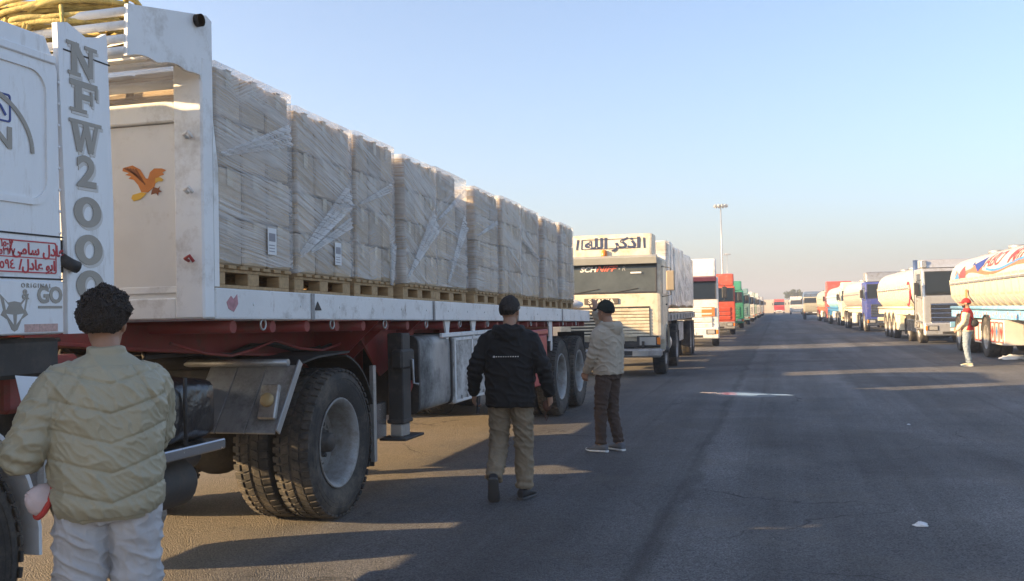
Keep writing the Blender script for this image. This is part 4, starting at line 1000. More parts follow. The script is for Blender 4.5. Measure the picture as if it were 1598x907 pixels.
    if P.get('defl'):
        dz, dm_, dw, dl = P['defl']; pr = []; zt = zr+dz; ya = y0+rake+.14
        pr = [(ya, zr+.012), (ya+.02, zr+dz*.35), (ya+dz*.22, zt-.10), (ya+dz*.35, zt-.02), (ya+dz*.5, zt), (ya+dl, zt), (ya+dl, zr+.012)]
        cab_loft(pr, xc-dw/2, xc+dw/2, .12, .14).build('roof_deflector', dm_, c)
    if P.get('beacon'):
        MB().lathe([(0, .07), (.04, .075), (.16, .06), (.18, .01)], (xc-.15, y0+rake+.12, zr+.005), (0, 0, 1), 14).build('beacon', AMBER, c)
    if P.get('panel'):
        pz0, pz1, pmt, pw = P['panel']; MB().box(xc+.78-pw, xc+.78+pw, y0-.046, y0-.03, pz0, pz1, .006).build('front_panel', pmt, c)
    # chassis and wheels
    CL = P.get('CL', 6.2); M = WHL if lo else WH; MF = WHL if lo else WHF
    for X0 in (xc-.42, xc+.42): MB().box(X0-.04, X0+.04, y0+.3, y0+CL, .82, 1.06, .008).build('frame_rail', BLACK, t)
    r_ = .53 if P.get('small') else .56
    for s_ in (-1, 1):
        X0 = xc+s_*(W/2-.16)
        w = wheel(t, X0, y0+ax, .6, s_, False, MF)
        if full:
            m = MB(); rr = []
            for k in range(15):
                a = R(4+172*k/14); cc = Vector((0, y0+ax, .58)); dd = Vector((0, math.cos(a), math.sin(a)))
                rr.append([cc+dd*q+Vector((xx, 0, 0)) for xx, q in ((X0+s_*.19, .655), (X0-s_*.16, .655), (X0-s_*.16, .675), (X0+s_*.19, .675))])
            m.rings(rr, True, False); m.build('wheel_arch', col, t)
        for ya in P.get('rear', (4.6,)): wheel(t, X0-.0, y0+ya, .6, s_, not lo, M)
        MB().lathe([(-.5, .02), (-.49, .24), (-.45, .27), (.45, .27), (.49, .24), (.5, .02)], (xc+s_*(W/2-.32), y0+2.9, .72), (0, 1, 0), 18).build('fuel_tank', P.get('tankm', STEEL), t)
        MB().box(X0-.20, X0+.16, y0+P.get('rear', (4.6,))[-1]+.66, y0+P.get('rear', (4.6,))[-1]+.675, .3, 1.0, .003).build('mud_flap', BLACK, t)
    MB().tube([(xc-.9, y0+ax, .6), (xc+.9, y0+ax, .6)], .06, 8).build('front_axle', BLACK, t)
    for ya in P.get('rear', (4.6,)): MB().tube([(xc-.9, y0+ya, .6), (xc+.9, y0+ya, .6)], .09, 8).build('rear_axle', BLACK, t)
    MB().box(xc-.5, xc+.5, y0+.4, y0+1.9, .55, 1.0, .03).build('engine', BLACK, t)
    return t, c

def flat_semi(xc, y0, L, P):
    # flatbed semitrailer: rails, posts, deck, chassis, wheels
    W = 2.46; zt = P.get('deck', 1.50); xa, xb = xc-W/2, xc+W/2; lo = not P.get('full', False)
    t = thing('flatbed_trailer', (xc, y0, 0), P['tlabel'], 'trailer', 'loaded trailers of the left row')
    for X0, s_ in ((xb, -1), (xa, 1)):
        r_ = MB().box(X0+s_*.05, X0, y0, y0+L, zt-.2, zt, .01).build('side_rail', P['rail'], t)
        k = 0; yy = y0+.6
        while yy < y0+L-.3:
            MB().box(X0-s_*.004, X0-s_*.03, yy-.03, yy+.03, zt-.17, zt-.03, .004).build('rail_pocket', P['rail'], r_); yy += 1.1
    MB().box(xa+.06, xb-.06, y0+.01, y0+L-.01, zt-.08, zt-.02, .003).build('deck', DECK, t)
    MB().box(xa, xb, y0-.06, y0-.003, zt-.2, zt+P.get('hb', 1.4), .012).build('headboard', P['rail'], t)
    for X0 in (xc-.55, xc+.55):
        MB().prism([(y0+.1, zt-.082), (y0+L-.1, zt-.082), (y0+L-.1, .95), (y0+3.4, .82), (y0+2.8, zt-.36), (y0+.1, zt-.36)], 'x', X0-.02, X0+.02).build('main_beam', P.get('beam', REDC), t)
    for s_ in (-1, 1):
        X0 = xc+s_*(W/2-.14)
        for ya in (L-2.5, L-1.15):
            wheel(t, X0, y0+ya, .6, s_, not lo, WHL if lo else WH)
        MB().box(X0-.22, X0+.13, y0+L-.42, y0+L-.405, .3, 1.2, .003).build('mud_flap', BLACK, t)
        cb = MB().box(xc+s_*(W/2-.55)-.45, xc+s_*(W/2-.55)+.45, y0+4.6, y0+6.4, .62, 1.22, .02).build('side_locker', P.get('locker', PEEL), t)
        MB().box(X0-.08, X0+.08, y0+3.3, y0+3.5, .35, zt-.2, .01).build('landing_leg', BLACK, t)
    for ya in (L-2.5, L-1.15): MB().tube([(xc-.9, y0+ya, .6), (xc+.9, y0+ya, .6)], .075, 8).build('axle', BLACK, t)
    MB().box(xa+.1, xb-.1, y0+L-.004, y0+L+.06, zt-.3, zt-.02, .01).build('rear_beam', P['rail'], t)
    return t

# bulging sheeted loads for the further trucks
TARPS = {}
def bulged_load(xc, y0, L, z0, H_, mat, label, seed, W=2.4, cat='load', group='sheeted loads on the left row trucks', name='sheeted_load'):
    mb = MB(); n_ = 44; m_ = max(10, int(L*5)); rr = []
    for i in range(m_+1):
        t = i/m_; y = y0+L*t; ring = []
        for k in range(n_):
            a = 2*math.pi*k/n_; cx = math.copysign(abs(math.cos(a))**.22, math.cos(a)); cz = math.copysign(abs(math.sin(a))**.22, math.sin(a))
            x = W/2*cx; z = H_/2*(1+cz)
            yy = y*2.2
            q = .05*abs(math.sin(yy*1.45+seed))**.4+.035*noise.noise((x+seed, yy*1.2, z*1.5))+.02*noise.noise((x*4, yy*3, z*3+seed))
            x -= math.copysign(q, x)*(abs(cx) > .9); z -= (q*.8+.05*noise.noise((seed, y*.9, 0)))*(cz > .5)
            ring.append((xc+x, y+.02*noise.noise((x, z, seed)), z0+max(z, .002)))
        rr.append(ring)
    mb.rings(rr, True, True)
    return single(mb, name, mat, (xc, y0, z0), label, cat, group)
TGREY = pm('dusty_film_load', (.50, .50, .47), .45, var=.2, scale=1.5, stretch=(1, 5, .6), dirt=(.33, .27, .18), dirt_amt=.3, dirt_scale=3, bump=.5, bscale=12)
TGREEN = pm('green_tarpaulin', (.06, .20, .12), .6, var=.2, dirt=(.25, .24, .19), dirt_amt=.2, bump=.3, bscale=8)
TBROWN = pm('tan_tarpaulin', (.32, .25, .16), .7, var=.2, bump=.3, bscale=8)
TBLUE = pm('blue_tarpaulin', (.10, .16, .28), .55, var=.2, bump=.3, bscale=8, dirt=(.3, .28, .25), dirt_amt=.2)

# second truck of the left row: cream cab with lettered roof deflector
CRM = pm('cream_white_cab', (.66, .60, .47), .4, dirt=(.38, .29, .18), dirt_amt=.32, dirt_scale=4, var=.06)
VIS = pm('grey_visor', (.33, .33, .30), .4, var=.1)
xs2 = -3.95; y2 = 23.2
GL2 = pm('dusty_windscreen', (.075, .085, .08), .15, var=.25, scale=2, spec=.5)
SC2, SCC = cabover(xs2, y2, dict(label='cream white truck with lettered roof deflector and amber beacon behind the flatbed', col=CRM, full=True, inset=.06, rr=.20, W=2.5, L=1.75, zb=.86, zh=1.98, zr=2.93, rake=.16, axle=1.2,
    grille=(.98, 1.70), slats=0, gw=.97, gmat=pm('grille_dark', (.06, .055, .045), .6), visor=VIS, defl=(.58, CRM, 2.05, 1.0), beacon=True, bump=(.47, .68), bmat=GREYP, zl=.86, yl=y2-.03, glass=GL2, group=None, CL=6.0, rear=(4.6,), mirror=pm('tan_mirror', (.30, .25, .18), .4), hl=1.3))
TXT = pm('dark_blue_lettering', (.035, .045, .09), .5)
AR = ''.join(['\ufe8d', '\ufeab', '\ufedb', '\ufeae', ' ', '\ufe8d', '\ufedf', '\ufee0', '\ufeea'])[::-1]
o = lettering(AR, SCC, (xs2+.05, y2, 3.26), '-y', TXT, .36, bold=.012, sx=1.25, depth=.004)
for v in o.data.vertices: v.co.y += .312+(v.co.z-3.13)*.385
m = MB()
def dfl(x0, z0, x1, z1, w):
    m.beam((xs2+x0, y2+.306+(z0-3.13)*.385, z0), (xs2+x1, y2+.306+(z1-3.13)*.385, z1), w, .012, .002, (0, -1, .3))
for s_ in (-1, 1): dfl(s_*.72, 3.14, s_*.72, 3.38, .02); dfl(s_*.84, 3.13, s_*.82, 3.39, .04)
dfl(-.72, 3.38, .72, 3.38, .014); dfl(-.72, 3.14, .72, 3.14, .014)
m.build('deflector_border', TXT, SCC)
for side in (-1, 1):
    for k in range(9):
        z = 1.0+.078*k; hh = .016 if side < 0 else .027
        MB().hexa((xs2+side*.485, y2-.028, z), Vector((.475, 0, 0)), Vector((0, .014, hh*.25)), Vector((0, -hh*.15, hh)), .004).build('slat', CRM, SCC)
bd = MB().box(xs2-.62, xs2+.22, y2-.03, y2-.004, 1.77, 1.91, .006).build('badge_strip', pm('badge_grey', (.12, .10, .08), .5), SCC)
lettering('SCANIA', bd, (xs2-.20, y2-.034, 1.838), '-y', pm('badge_white', (.75, .70, .58), .4), .15, bold=.004, sx=1.2)
MB().box(xs2+.45, xs2+.92, y2-.03, y2-.004, 1.60, 1.70, .004).build('vent', DARK, SCC)
ORW = pm('orange_lettering', (.70, .16, .10), .5); WHW = pm('white_lettering', (.75, .72, .68), .5)
# windscreen banner follows the glass
def glass_text(s, parent, x, z, mat, size, **k):
    fyz = y2+.16*(z-1.98)/(2.93-.14-1.98)-.028
    o = lettering(s, parent, (0, 0, 0), '-y', mat, size, **k)
    o.data.transform(Matrix.Translation(-(-BASE[parent.name])) if False else Matrix.Identity(4))
    for v in o.data.vertices: v.co = Vector((v.co.x+x, v.co.y+fyz+(v.co.z+BASE[parent.name].z)*.198, v.co.z+z))
    return o
glass_text('SCH', SCC, xs2-.53, 2.62, WHW, .17, bold=.006, shear=.2, sx=1.25)
glass_text('NIFF', SCC, xs2-.10, 2.63, ORW, .18, bold=.006, shear=.4, sx=1.35)
glass_text('\u2022 R', SCC, xs2+.30, 2.62, pm('grey_lettering', (.4, .4, .38), .5), .15, shear=.2)
m = MB(); m.box(xs2+.52, xs2+.78, y2+.05, y2+.06, 2.50, 2.54, .002); m.build('toll_sticker', PAPER, SCC)
for k in range(4):
    m = MB(); m.blob((xs2+.18+.15*k, y2+.09, 2.33+.03*(k % 2)), (.07, .03, .09), 10, 6); m.build('dashboard_toy', pm('toy_%d' % k, [(.3, .25, .12), (.05, .2, .05), (.4, .33, .2), (.1, .12, .1)][k], .7), SCC)
BP = pm('red_plate', (.45, .03, .03), .5); MB().box(xs2-.45, xs2+.15, y2-.19, y2-.165, .30, .42, .006).build('red_plate', BP, SC2)
lettering('\u0661\u0665\u0667', SC2, (xs2-.15, y2-.192, .35), '-y', WHW, .10, bold=.003)
m = MB()
for x in (-.8, -.3, .3, .8): m.box(xs2+x-.03, xs2+x+.03, y2-.10, y2-.0, .60, .86, .008)
m.box(xs2-1.2, xs2+1.2, y2-.02, y2+.1, .70, .85, .01); m.build('bumper_bracket', BLACK, SC2)
MB().box(xs2+.55, xs2+.92, y2-.19, y2-.162, .50, .64, .01).build('fog_lamp', LENS, SC2)
TAIL = flat_semi(xs2+.0, 25.35, 10.9, dict(tlabel='grey railed flatbed trailer behind the cream cab with lettered deflector', rail=pm('grey_worn_rail', (.36, .35, .33), .55, dirt=(.15, .12, .09), dirt_amt=.4), full=True, hb=.6))
random.seed(5); SCL = []
for i in range(9):
    yl_ = 25.45+i*1.19+.52
    w_ = pallet_load((xs2+.60, yl_, 1.502), (0, R(random.uniform(-.5, .5)), R(random.uniform(-2, 2))), '%s wrapped carton pallet counted from the cream cab' % ['first', 'second', 'third', 'fourth', 'fifth', 'sixth', 'seventh', 'eighth', 'ninth'][i], 'wrapped pallets behind the cream cab', False, 20+i, layers=4)
    SCL.append(w_); w_.scale = (1.0, 1.08, 1.38+.03*math.sin(i*2.1))

def swing(objs, p, th):        # parked a little askew: turn the things about the near front corner
    p = Vector((p[0], p[1], 0)); Q = Matrix.Rotation(th, 3, 'Z')
    for o in objs: o.location = p+Q @ (o.location-p); o.rotation_euler.z += th
swing([SC2, TAIL]+SCL, (xs2+1.25, y2), R(1.2))
# the rest of the left row
def left(y0, xn, P, L=13.2, load=None):
    xc = xn-1.25; P.setdefault('group', 'trucks of the left row'); t = cabover(xc, y0, P)[0]
    yb = y0+P.get('L', 1.9)+.35
    tr_ = flat_semi(xc, yb, L, dict(tlabel=P['tlabel'], rail=P['rail'], beam=P.get('beam', BLACK), deck=1.45, hb=1.3))
    its = [t, tr_]
    if load: its.append(bulged_load(xc, yb+.15, L-.3, 1.452, load[1], load[0], load[2], y0*.37))
    swing(its, (xn, y0), R(P.get('yaw', 3.6)))
    return t
W3 = paint((.72, .70, .66), 'ivory_cab', .35); MAR = pm('maroon_visor', (.12, .035, .06), .4); OR3 = pm('orange_panel', (.70, .20, .05), .4)
t3 = left(41.0, -2.36, dict(label='white high roofed truck with maroon visor and orange grille panel', tlabel='flatbed trailer hitched to the truck with orange grille panel', col=W3, zr=2.95, zb=.7, rake=.12, L=2.1,
    defl=(.78, W3, 2.3, 1.7), visor=MAR, panel=(1.28, 1.66, OR3, .27), bump=(.34, .82), slats=4, smat=W3, rail=WHITED, gmat=GREYP), load=(TGREY, 1.75, 'grey sheeted load behind the white cab with orange grille panel'))
RED4 = paint((.55, .09, .05), 'orange_red_cab', .4)
left(58.5, -2.42, dict(label='orange red truck with matching roof deflector and dark bumper', tlabel='flatbed trailer hitched to the orange red truck', col=RED4, zr=2.95, rake=.14, L=2.1, defl=(.72, RED4, 2.35, 1.6), bump=(.36, .8), bmat=GREYP, slats=3, smat=RED4, rail=RED4, beam=REDC), load=(TBROWN, 1.7, 'tan sheeted load behind the orange red truck'))
GR5 = paint((.05, .26, .16), 'green_cab', .45)
left(75.5, -2.5, dict(label='green truck with tall green roof deflector', tlabel='flatbed trailer hitched to the tall green truck', col=GR5, zr=2.95, rake=.14, defl=(.72, GR5, 2.2, 1.4), slats=4, rail=GR5, bmat=GR5), load=(TGREEN, 1.8, 'green sheeted load behind the tall green truck'))
GB6 = paint((.16, .26, .26), 'teal_grey_cab', .45)
left(92.5, -2.5, dict(label='teal grey truck parked behind the green one', tlabel='flatbed trailer hitched to the teal grey truck', col=GB6, zr=2.9, rake=.14, defl=(.5, GB6, 2.2, 1.3), slats=4, rail=GB6), load=(TGREY, 1.6, 'grey sheeted load behind the teal grey truck'))
CW = [((.62, .60, .55), 'off_white_cab'), ((.34, .42, .33), 'sage_cab'), ((.60, .58, .54), 'chalk_cab'), ((.40, .36, .30), 'sand_cab'), ((.45, .47, .48), 'pale_grey_cab'), ((.36, .28, .24), 'brown_cab')]
WD = ['off white truck behind the teal grey one in the long row', 'sage green truck between two whitish trucks in the long row', 'chalk white truck behind the sage green one', 'sand coloured truck in the far part of the long row', 'pale grey truck near the far end of the long row', 'brown truck closing the far end of the long row']
TL = ['flatbed trailer hitched to the off white truck', 'flatbed trailer hitched to the sage green truck', 'flatbed trailer hitched to the chalk white truck', 'flatbed trailer hitched to the sand coloured truck', 'flatbed trailer hitched to the pale grey truck', 'flatbed trailer hitched to the brown truck']
LL = ['sheeted load behind the off white cab', 'sheeted load behind the sage green cab', 'sheeted load behind the chalk white cab', 'sheeted load behind the sand coloured cab', 'sheeted load behind the pale grey cab', 'sheeted load behind the brown cab']
for i in range(6):
    cc = paint(*CW[i]); left(109.5+i*17, -2.5-.12*(i % 2), dict(label=WD[i], tlabel=TL[i], col=cc, zr=2.9, rake=.14, defl=(.45+.15*(i % 3), cc, 2.2, 1.3), slats=4, rail=GREYP), load=([TGREY, TBROWN, TGREEN, TGREY, TBROWN, TGREY][i], 1.6+.15*(i % 2), LL[i]))
# ------------------------------------------------------------------ right row: tank trailers and their tractors (also facing the camera)
def ell(a, hw, hh, p=.72):     # cross-section of a tank: flattened ellipse
    c, s_ = math.cos(a), math.sin(a); return hw*math.copysign(abs(c)**p, c), hh*math.copysign(abs(s_)**p, s_)
def tank_trailer(xc, y0, L, P):
    # y0 front end, y0+L rear end
    W = 2.46; hw, hh = W/2, P.get('hh', .94); zc = P.get('zc', 2.30); lo = P.get('lo', True)
    t = thing('tank_trailer', (xc, y0, 0), P['label'], 'tank trailer', 'tank trailers of the right row')
    n_ = 48; rr = []; K = [(0, .10), (.03, .45), (.10, .72), (.22, .90), (.40, .985), (.6, 1.0)]
    st = [(y0+a, q) for a, q in K]+[(y0+L*.5, 1.0)]+[(y0+L-a, q) for a, q in K[::-1]]
    for y, q in st: rr.append([(xc+ell(2*math.pi*k/n_, hw, hh)[0]*q, y, zc+ell(2*math.pi*k/n_, hw, hh)[1]*q) for k in range(n_)])
    tk = MB().rings(rr, True, True).build('tank', P['top'], t)
    # ribbed lower apron: shell over the lower part with hoops
    zs_ = P.get('apron', 0.05)     # fraction of hh where the apron starts
    a_s = [R(180+q) for q in (-4, 20, 45, 70, 90, 110, 135, 160, 184)]
    sh = MB(); yA, yB = y0+.62, y0+L-.62
    ring = lambda y, g: [(xc+ell(a, hw+g, hh+g)[0], y, zc+ell(a, hw+g, hh+g)[1]) for a in a_s]
    A, B = ring(yA, .006), ring(yB, .006); nn = len(A)
    sh.add(A+B, [(i, i+1, nn+i+1, nn+i) for i in range(nn-1)], True); sh.build('tank_apron', P['low'], tk)
    pitch = P.get('pitch', .62); nr = int((L-1.3)/pitch)
    for k in range(nr+1):
        y = yA+(yB-yA)*k/nr; m = MB(); r1 = ring(y-.035, .006); r2 = ring(y-.02, .045); r3 = ring(y+.02, .045); r4 = ring(y+.035, .006)
        V = r1+r2+r3+r4; m.add(V, [(j*nn+i, j*nn+i+1, (j+1)*nn+i+1, (j+1)*nn+i) for j in range(3) for i in range(nn-1)], True)
        m.build('hoop', P['low'], tk)
    m = MB()
    for s_ in (-1, 1): m.box(xc+s_*(hw+.03)-.02, xc+s_*(hw+.03)+.02, yA, yB, zc-.03, zc+.03, .006)
    m.build('waist_band', P.get('band', STEEL), tk)
    # top: catwalk, manholes, hand rail
    m = MB(); m.box(xc-.3, xc+.3, y0+.8, y0+L-.8, zc+hh+.02, zc+hh+.05, .005); ck = m.build('catwalk', STEEL, tk)
    for k in range(4):
        y = y0+L*(k+.7)/4.4; MB().cyl((xc, y, zc+hh+.05), (xc, y, zc+hh+.16), .26, 18).build('manhole', STEEL, ck)
    m = MB(); m.tube([(xc-.75, y0+.9, zc+hh*.82), (xc-.75, y0+L-.9, zc+hh*.82)], .02, 6)
    m.build('top_pipe', STEEL, tk)
    for q in (.2, .4, .6, .8):                                   # weld seams round the shell
        yy = y0+L*q; g_ = .004; nn_ = 40
        MB().rings([[(xc+ell(2*math.pi*k/nn_, hw+d_, hh+d_)[0], yy+e_, zc+ell(2*math.pi*k/nn_, hw+d_, hh+d_)[1]) for k in range(nn_)] for e_, d_ in ((-.025, -.002), (-.01, .007), (.01, .007), (.025, -.002))], False, True).build('weld_seam', P['top'], tk)
    for s_ in (-1, 1):                                           # outlet valves and pipes below the shell
        for k in range(3):
            yy = y0+L*.52+k*.5; v_ = MB(); v_.cyl((xc+s_*.75, yy, .78), (xc+s_*1.12, yy, .78), .07, 12); v_.cyl((xc+s_*1.10, yy, .78), (xc+s_*1.16, yy, .78), .10, 12); v_.tube([(xc+s_*.8, yy, .78), (xc+s_*.7, yy, 1.1), (xc+s_*.4, yy, 1.35)], .05, 8)
            v_.build('outlet_valve', pm('valve_metal', (.30, .28, .25), .4, metal=.6), t)
    # chassis band, cradle, mudguards, wheels
    for s_ in (-1, 1):
        MB().box(xc+s_*(W/2-.10)-.02, xc+s_*(W/2-.10)+.02, y0+.3, y0+L-.1, 1.14, 1.38, .012).build('side_beam', P['beam'], t)
        MB().box(xc+s_*.5-.05, xc+s_*.5+.05, y0+.3, y0+L-.1, .88, 1.22, .01).build('main_beam', P.get('chas', BLACK), t)
    MB().tube([(xc-W/2+.06, y0+.4, 1.46), (xc-W/2+.06, y0+L-.3, 1.46)], .06, 10).build('hose_tube', P['beam'], t)
    MB().tube([(xc+W/2-.06, y0+.4, 1.46), (xc+W/2-.06, y0+L-.3, 1.46)], .06, 10).build('hose_tube', P['beam'], t)
    for k in range(5):
        y = y0+1+(L-2)*k/4; MB().box(xc-.9, xc+.9, y-.05, y+.05, 1.22, zc-hh*.72, .01).build('cradle', P.get('chas', BLACK), t)
    for s_ in (-1, 1):
        X0 = xc+s_*(W/2-.14)
        for ya in P.get('ax', (L-2.7, L-1.4)):
            wheel(t, X0, y0+ya, .6, s_, not lo, P.get('wm', WHL))
            m = MB(); rr = []
            for k in range(13):
                a = R(15+150*k/12); c = Vector((0, y0+ya, .6)); d = Vector((0, math.cos(a), math.sin(a)))
                rr.append([c+d*q+Vector((xx, 0, 0)) for xx, q in ((X0+s_*.15, .645), (X0-s_*.45, .645), (X0-s_*.45, .66), (X0+s_*.15, .66))])
            m.rings(rr, True, False).build('mudguard', P.get('mud', STEEL), t)
        lk = MB().box(xc+s_*(W/2-.32)-.28, xc+s_*(W/2-.32)+.28, y0+L*.34, y0+L*.34+1.7, .42, 1.12, .02).build('side_locker', P.get('locker', WHITED), t)
        MB().box(X0-.07, X0+.07, y0+2.1, y0+2.3, .3, 1.14, .01).build('landing_leg', BLACK, t)
    for ya in P.get('ax', (L-2.7, L-1.4)): MB().tube([(xc-.9, y0+ya, .6), (xc+.9, y0+ya, .6)], .075, 8).build('axle', BLACK, t)
    # rear ladder and lamp bar (near the rear end)
    m = MB()
    for x in (xc+.35, xc+.75): m.tube([(x, y0+L+.06, .9), (x, y0+L+.06, zc+hh*.9)], .018, 6)
    for k in range(7): m.tube([(xc+.35, y0+L+.06, 1.1+k*.3), (xc+.75, y0+L+.06, 1.1+k*.3)], .014, 6)
    m.build('ladder', STEEL, t)
    MB().box(xc-W/2+.05, xc+W/2-.05, y0+L+.0, y0+L+.1, .75, .95, .015).build('rear_bumper', P['beam'], t)
    return t, tk
RIGHTS = []
def right(y0, xn, L, P, T):
    xc = xn+1.23; P.setdefault('group', 'tractors of the right row'); P.setdefault('rear', (3.6,)); P.setdefault('CL', 4.4)
    c = cabover(xc, y0, P)
    k = tank_trailer(xc, y0+P.get('L', 1.9)+.45, L, T); RIGHTS.append(([c[0], k[0]], (xn, y0), R(P.get('yaw', 2.0)))); return c, k

TW = pm('cream_white_tank', (.47, .445, .40), .38, var=.04, dirt=(.55, .47, .34), dirt_amt=.15, dirt_scale=1.5)
TC = pm('cream_apron', (.43, .385, .30), .42, var=.05, dirt=(.5, .42, .28), dirt_amt=.2)
TP = pm('pinkish_apron', (.60, .47, .36), .45, var=.06, dirt=(.4, .3, .2), dirt_amt=.2)
TG = pm('brown_grey_apron', (.30, .26, .24), .45, var=.08)
TCY = pm('cyan_apron', (.22, .48, .62), .45, var=.08)
BLB = pm('light_blue_beam', (.18, .42, .62), .45, var=.12, scale=6, dirt=(.6, .55, .5), dirt_amt=.25, dirt_scale=9)
BLD = pm('deep_blue_vinyl', (.02, .035, .22), .45); BLM = pm('sky_blue_vinyl', (.06, .22, .42), .45); ORV = pm('salmon_vinyl', (.50, .14, .06), .45); RDV = pm('coral_vinyl', (.42, .05, .04), .45)

# nearest tanker: its rear part reaches into the frame
xnt = 5.9; xct = xnt+1.23; yf = 24.6; Lt = 12.9
NT, NTK = tank_trailer(xct, yf, Lt, dict(label='cream tank trailer with large red lettering and blue side beam', top=TW, low=TC, beam=BLB, lo=False, wm=WH, hh=.92, zc=2.28, ax=(6.6, 9.6, 11.0), pitch=.78, mud=BLACK, locker=pm('patterned_locker', (.62, .56, .50), .45, var=.12), chas=BLACK))
def on_tank(mb_or_me, hw=1.23, hh=.92, zc=2.28, lift=.004, p=.72):     # bend flat lettering (y, z) onto the curved near side of the tank
    for v in mb_or_me.vertices:
        q = min(.999, max(-.999, (v.co.z-zc)/hh)); s_ = abs(q)**(1/p); c = math.sqrt(max(0, 1-s_*s_))**p
        v.co.x = xct-(hw*c+lift+(v.co.x))
def tank_text(s, y, z, size, mat, parent, **k):
    me = textmesh(s, size, depth=0.0, **k); me.materials.clear(); me.materials.append(mat)
    bm_ = bmesh.new(); bm_.from_mesh(me); bmesh.ops.subdivide_edges(bm_, edges=[e for e in bm_.edges if e.calc_length() > .12], cuts=3); bm_.to_mesh(me); bm_.free()
    for v in me.vertices: v.co = Vector((0, y-v.co.x, z+v.co.y))
    on_tank(me, lift=.010)
    b = BASE[parent.name]
    for v in me.vertices: v.co -= b
    o = bpy.data.objects.new('lettering', me); COL.objects.link(o); o.parent = parent; return o
tank_text('ABO MIN', 28.35, 2.83, .62, RDV, NTK, bold=.008, shear=.22, sx=1.15, spacing=1.1, align='LEFT') if False else None
tank_text('ABO', 30.35, 2.84, .56, RDV, NTK, bold=.006, shear=.2, sx=1.9)
tank_text('MIN', 27.35, 2.86, .60, RDV, NTK, bold=.008, shear=.2, sx=2.0)
def tank_band(fn_top, fn_bot, ya, yb, mat, name, n=40, lift=.006):
    mb = MB(); V = []
    for i in range(n+1):
        y = ya+(yb-ya)*i/n
        for j in range(4): V.append((0, y, fn_bot(y)+(fn_top(y)-fn_bot(y))*j/3))
    mb.add(V, [(i*4+j, i*4+j+1, (i+1)*4+j+1, (i+1)*4+j) for i in range(n) for j in range(3)], True)
    me = mb.mesh(name); on_tank(me, lift=lift); b = BASE[NTK.name]
    for v in me.vertices: v.co -= b
    me.materials.append(mat); o = bpy.data.objects.new(name, me); COL.objects.link(o); o.parent = NTK
tank_band(lambda y: 2.60+.10*math.sin((y-25)*.95), lambda y: 2.50+.08*math.sin((y-25)*.95-.3), 25.4, 34.6, ORV, 'wave_stripe')
tank_band(lambda y: 2.64+.10*math.sin((y-25)*.95+.35)+.03, lambda y: 2.60+.10*math.sin((y-25)*.95+.35), 25.6, 31.0, BLM, 'wave_stripe', lift=.009)
tank_band(lambda y: 2.70+.16*math.sin((y-31)*1.3), lambda y: 2.56+.12*math.sin((y-31)*1.3-.5), 31.6, 36.0, ORV, 'wave_stripe', lift=.007)
tank_band(lambda y: 2.62+.22*max(0, 1-abs(y-34.7)/.55), lambda y: 2.44, 34.1, 35.2, RDV, 'flame_mark', lift=.010)
tank_band(lambda y: 2.48+.20*max(0, 1-abs(y-35.6)/.4), lambda y: 2.44-.0*y, 35.2, 36.0, BLM, 'flame_mark', lift=.011)
tank_band(lambda y: 2.98-.20*(y-31.6)/1.7, lambda y: 2.98-.42*(1-abs(y-32.1)/1.4), 31.5, 33.3, BLD, 'bird_mark', lift=.012)
MB().box(xnt-.052, xnt-.040, 33.6, 33.9, 1.72, 2.05, .003).build('orange_plate', OR3, NTK)
# flower-like prints on the side beam, panels on the lockers
random.seed(9)
m = MB()
for k in range(26): 
    y = 25.4+k*.46; m.cyl((xnt+.079, y, 1.26+.05*math.sin(k*2)), (xnt+.073, y, 1.26+.05*math.sin(k*2)), .05, 7)
m.build('beam_flower_print', pm('pale_red_print', (.65, .25, .22), .5), NT)
lky = yf+Lt*.34
for k in range(3):
    fr_ = ringprism(rrect(lky+.08+k*.55, lky+.52+k*.55, .48, 1.06, .03), rrect(lky+.11+k*.55, lky+.49+k*.55, .51, 1.03, .02), xnt+.025, xnt+.034).build('locker_frame', RDV, NT)
    MB().prism([(lky+.3+k*.55, .95), (lky+.40+k*.55, .8), (lky+.3+k*.55, .58), (lky+.2+k*.55, .8)], 'x', xnt+.022, xnt+.032).build('locker_mark', BLM if k == 1 else RDV, NT)
# second locker further back, beneath the tank, as the photo shows red and white panels behind the man
lk2 = MB().box(xnt+.06, xnt+.5, 31.9, 33.2, .38, 1.08, .02).build('side_locker', pm('patterned_locker', (.62, .56, .50)), NT)
for k in range(2): ringprism(rrect(31.98+k*.6, 32.5+k*.6, .44, 1.02, .03), rrect(32.02+k*.6, 32.46+k*.6, .48, .98, .02), xnt+.05, xnt+.062).build('locker_frame', RDV, lk2)

SIL = pm('brushed_silver_cab', (.60, .595, .58), .34, metal=.6, var=.08, dirt=(.35, .31, .25), dirt_amt=.2)
DBL = paint((.05, .07, .28), 'royal_blue_cab', .35)
(c1, cc1), (t1, tk1) = right(41.4, 5.57, 11.2, dict(label='silver tractor with polished stacks standing behind the lettered tank trailer', col=SIL, full=True, zr=3.05, zh=1.9, L=1.9, rake=.12, zb=.62, slats=5, smat=CHROME, bmat=SIL, bump=(.34, .84), defl=(.35, SIL, 2.3, 1.2)),
    dict(label='cream tank trailer with red crescent mark behind the silver tractor', top=TW, low=TP, beam=CREAM, ax=(5.4, 6.7, 8.0), pitch=.55, locker=CREAM, mud=CREAM))
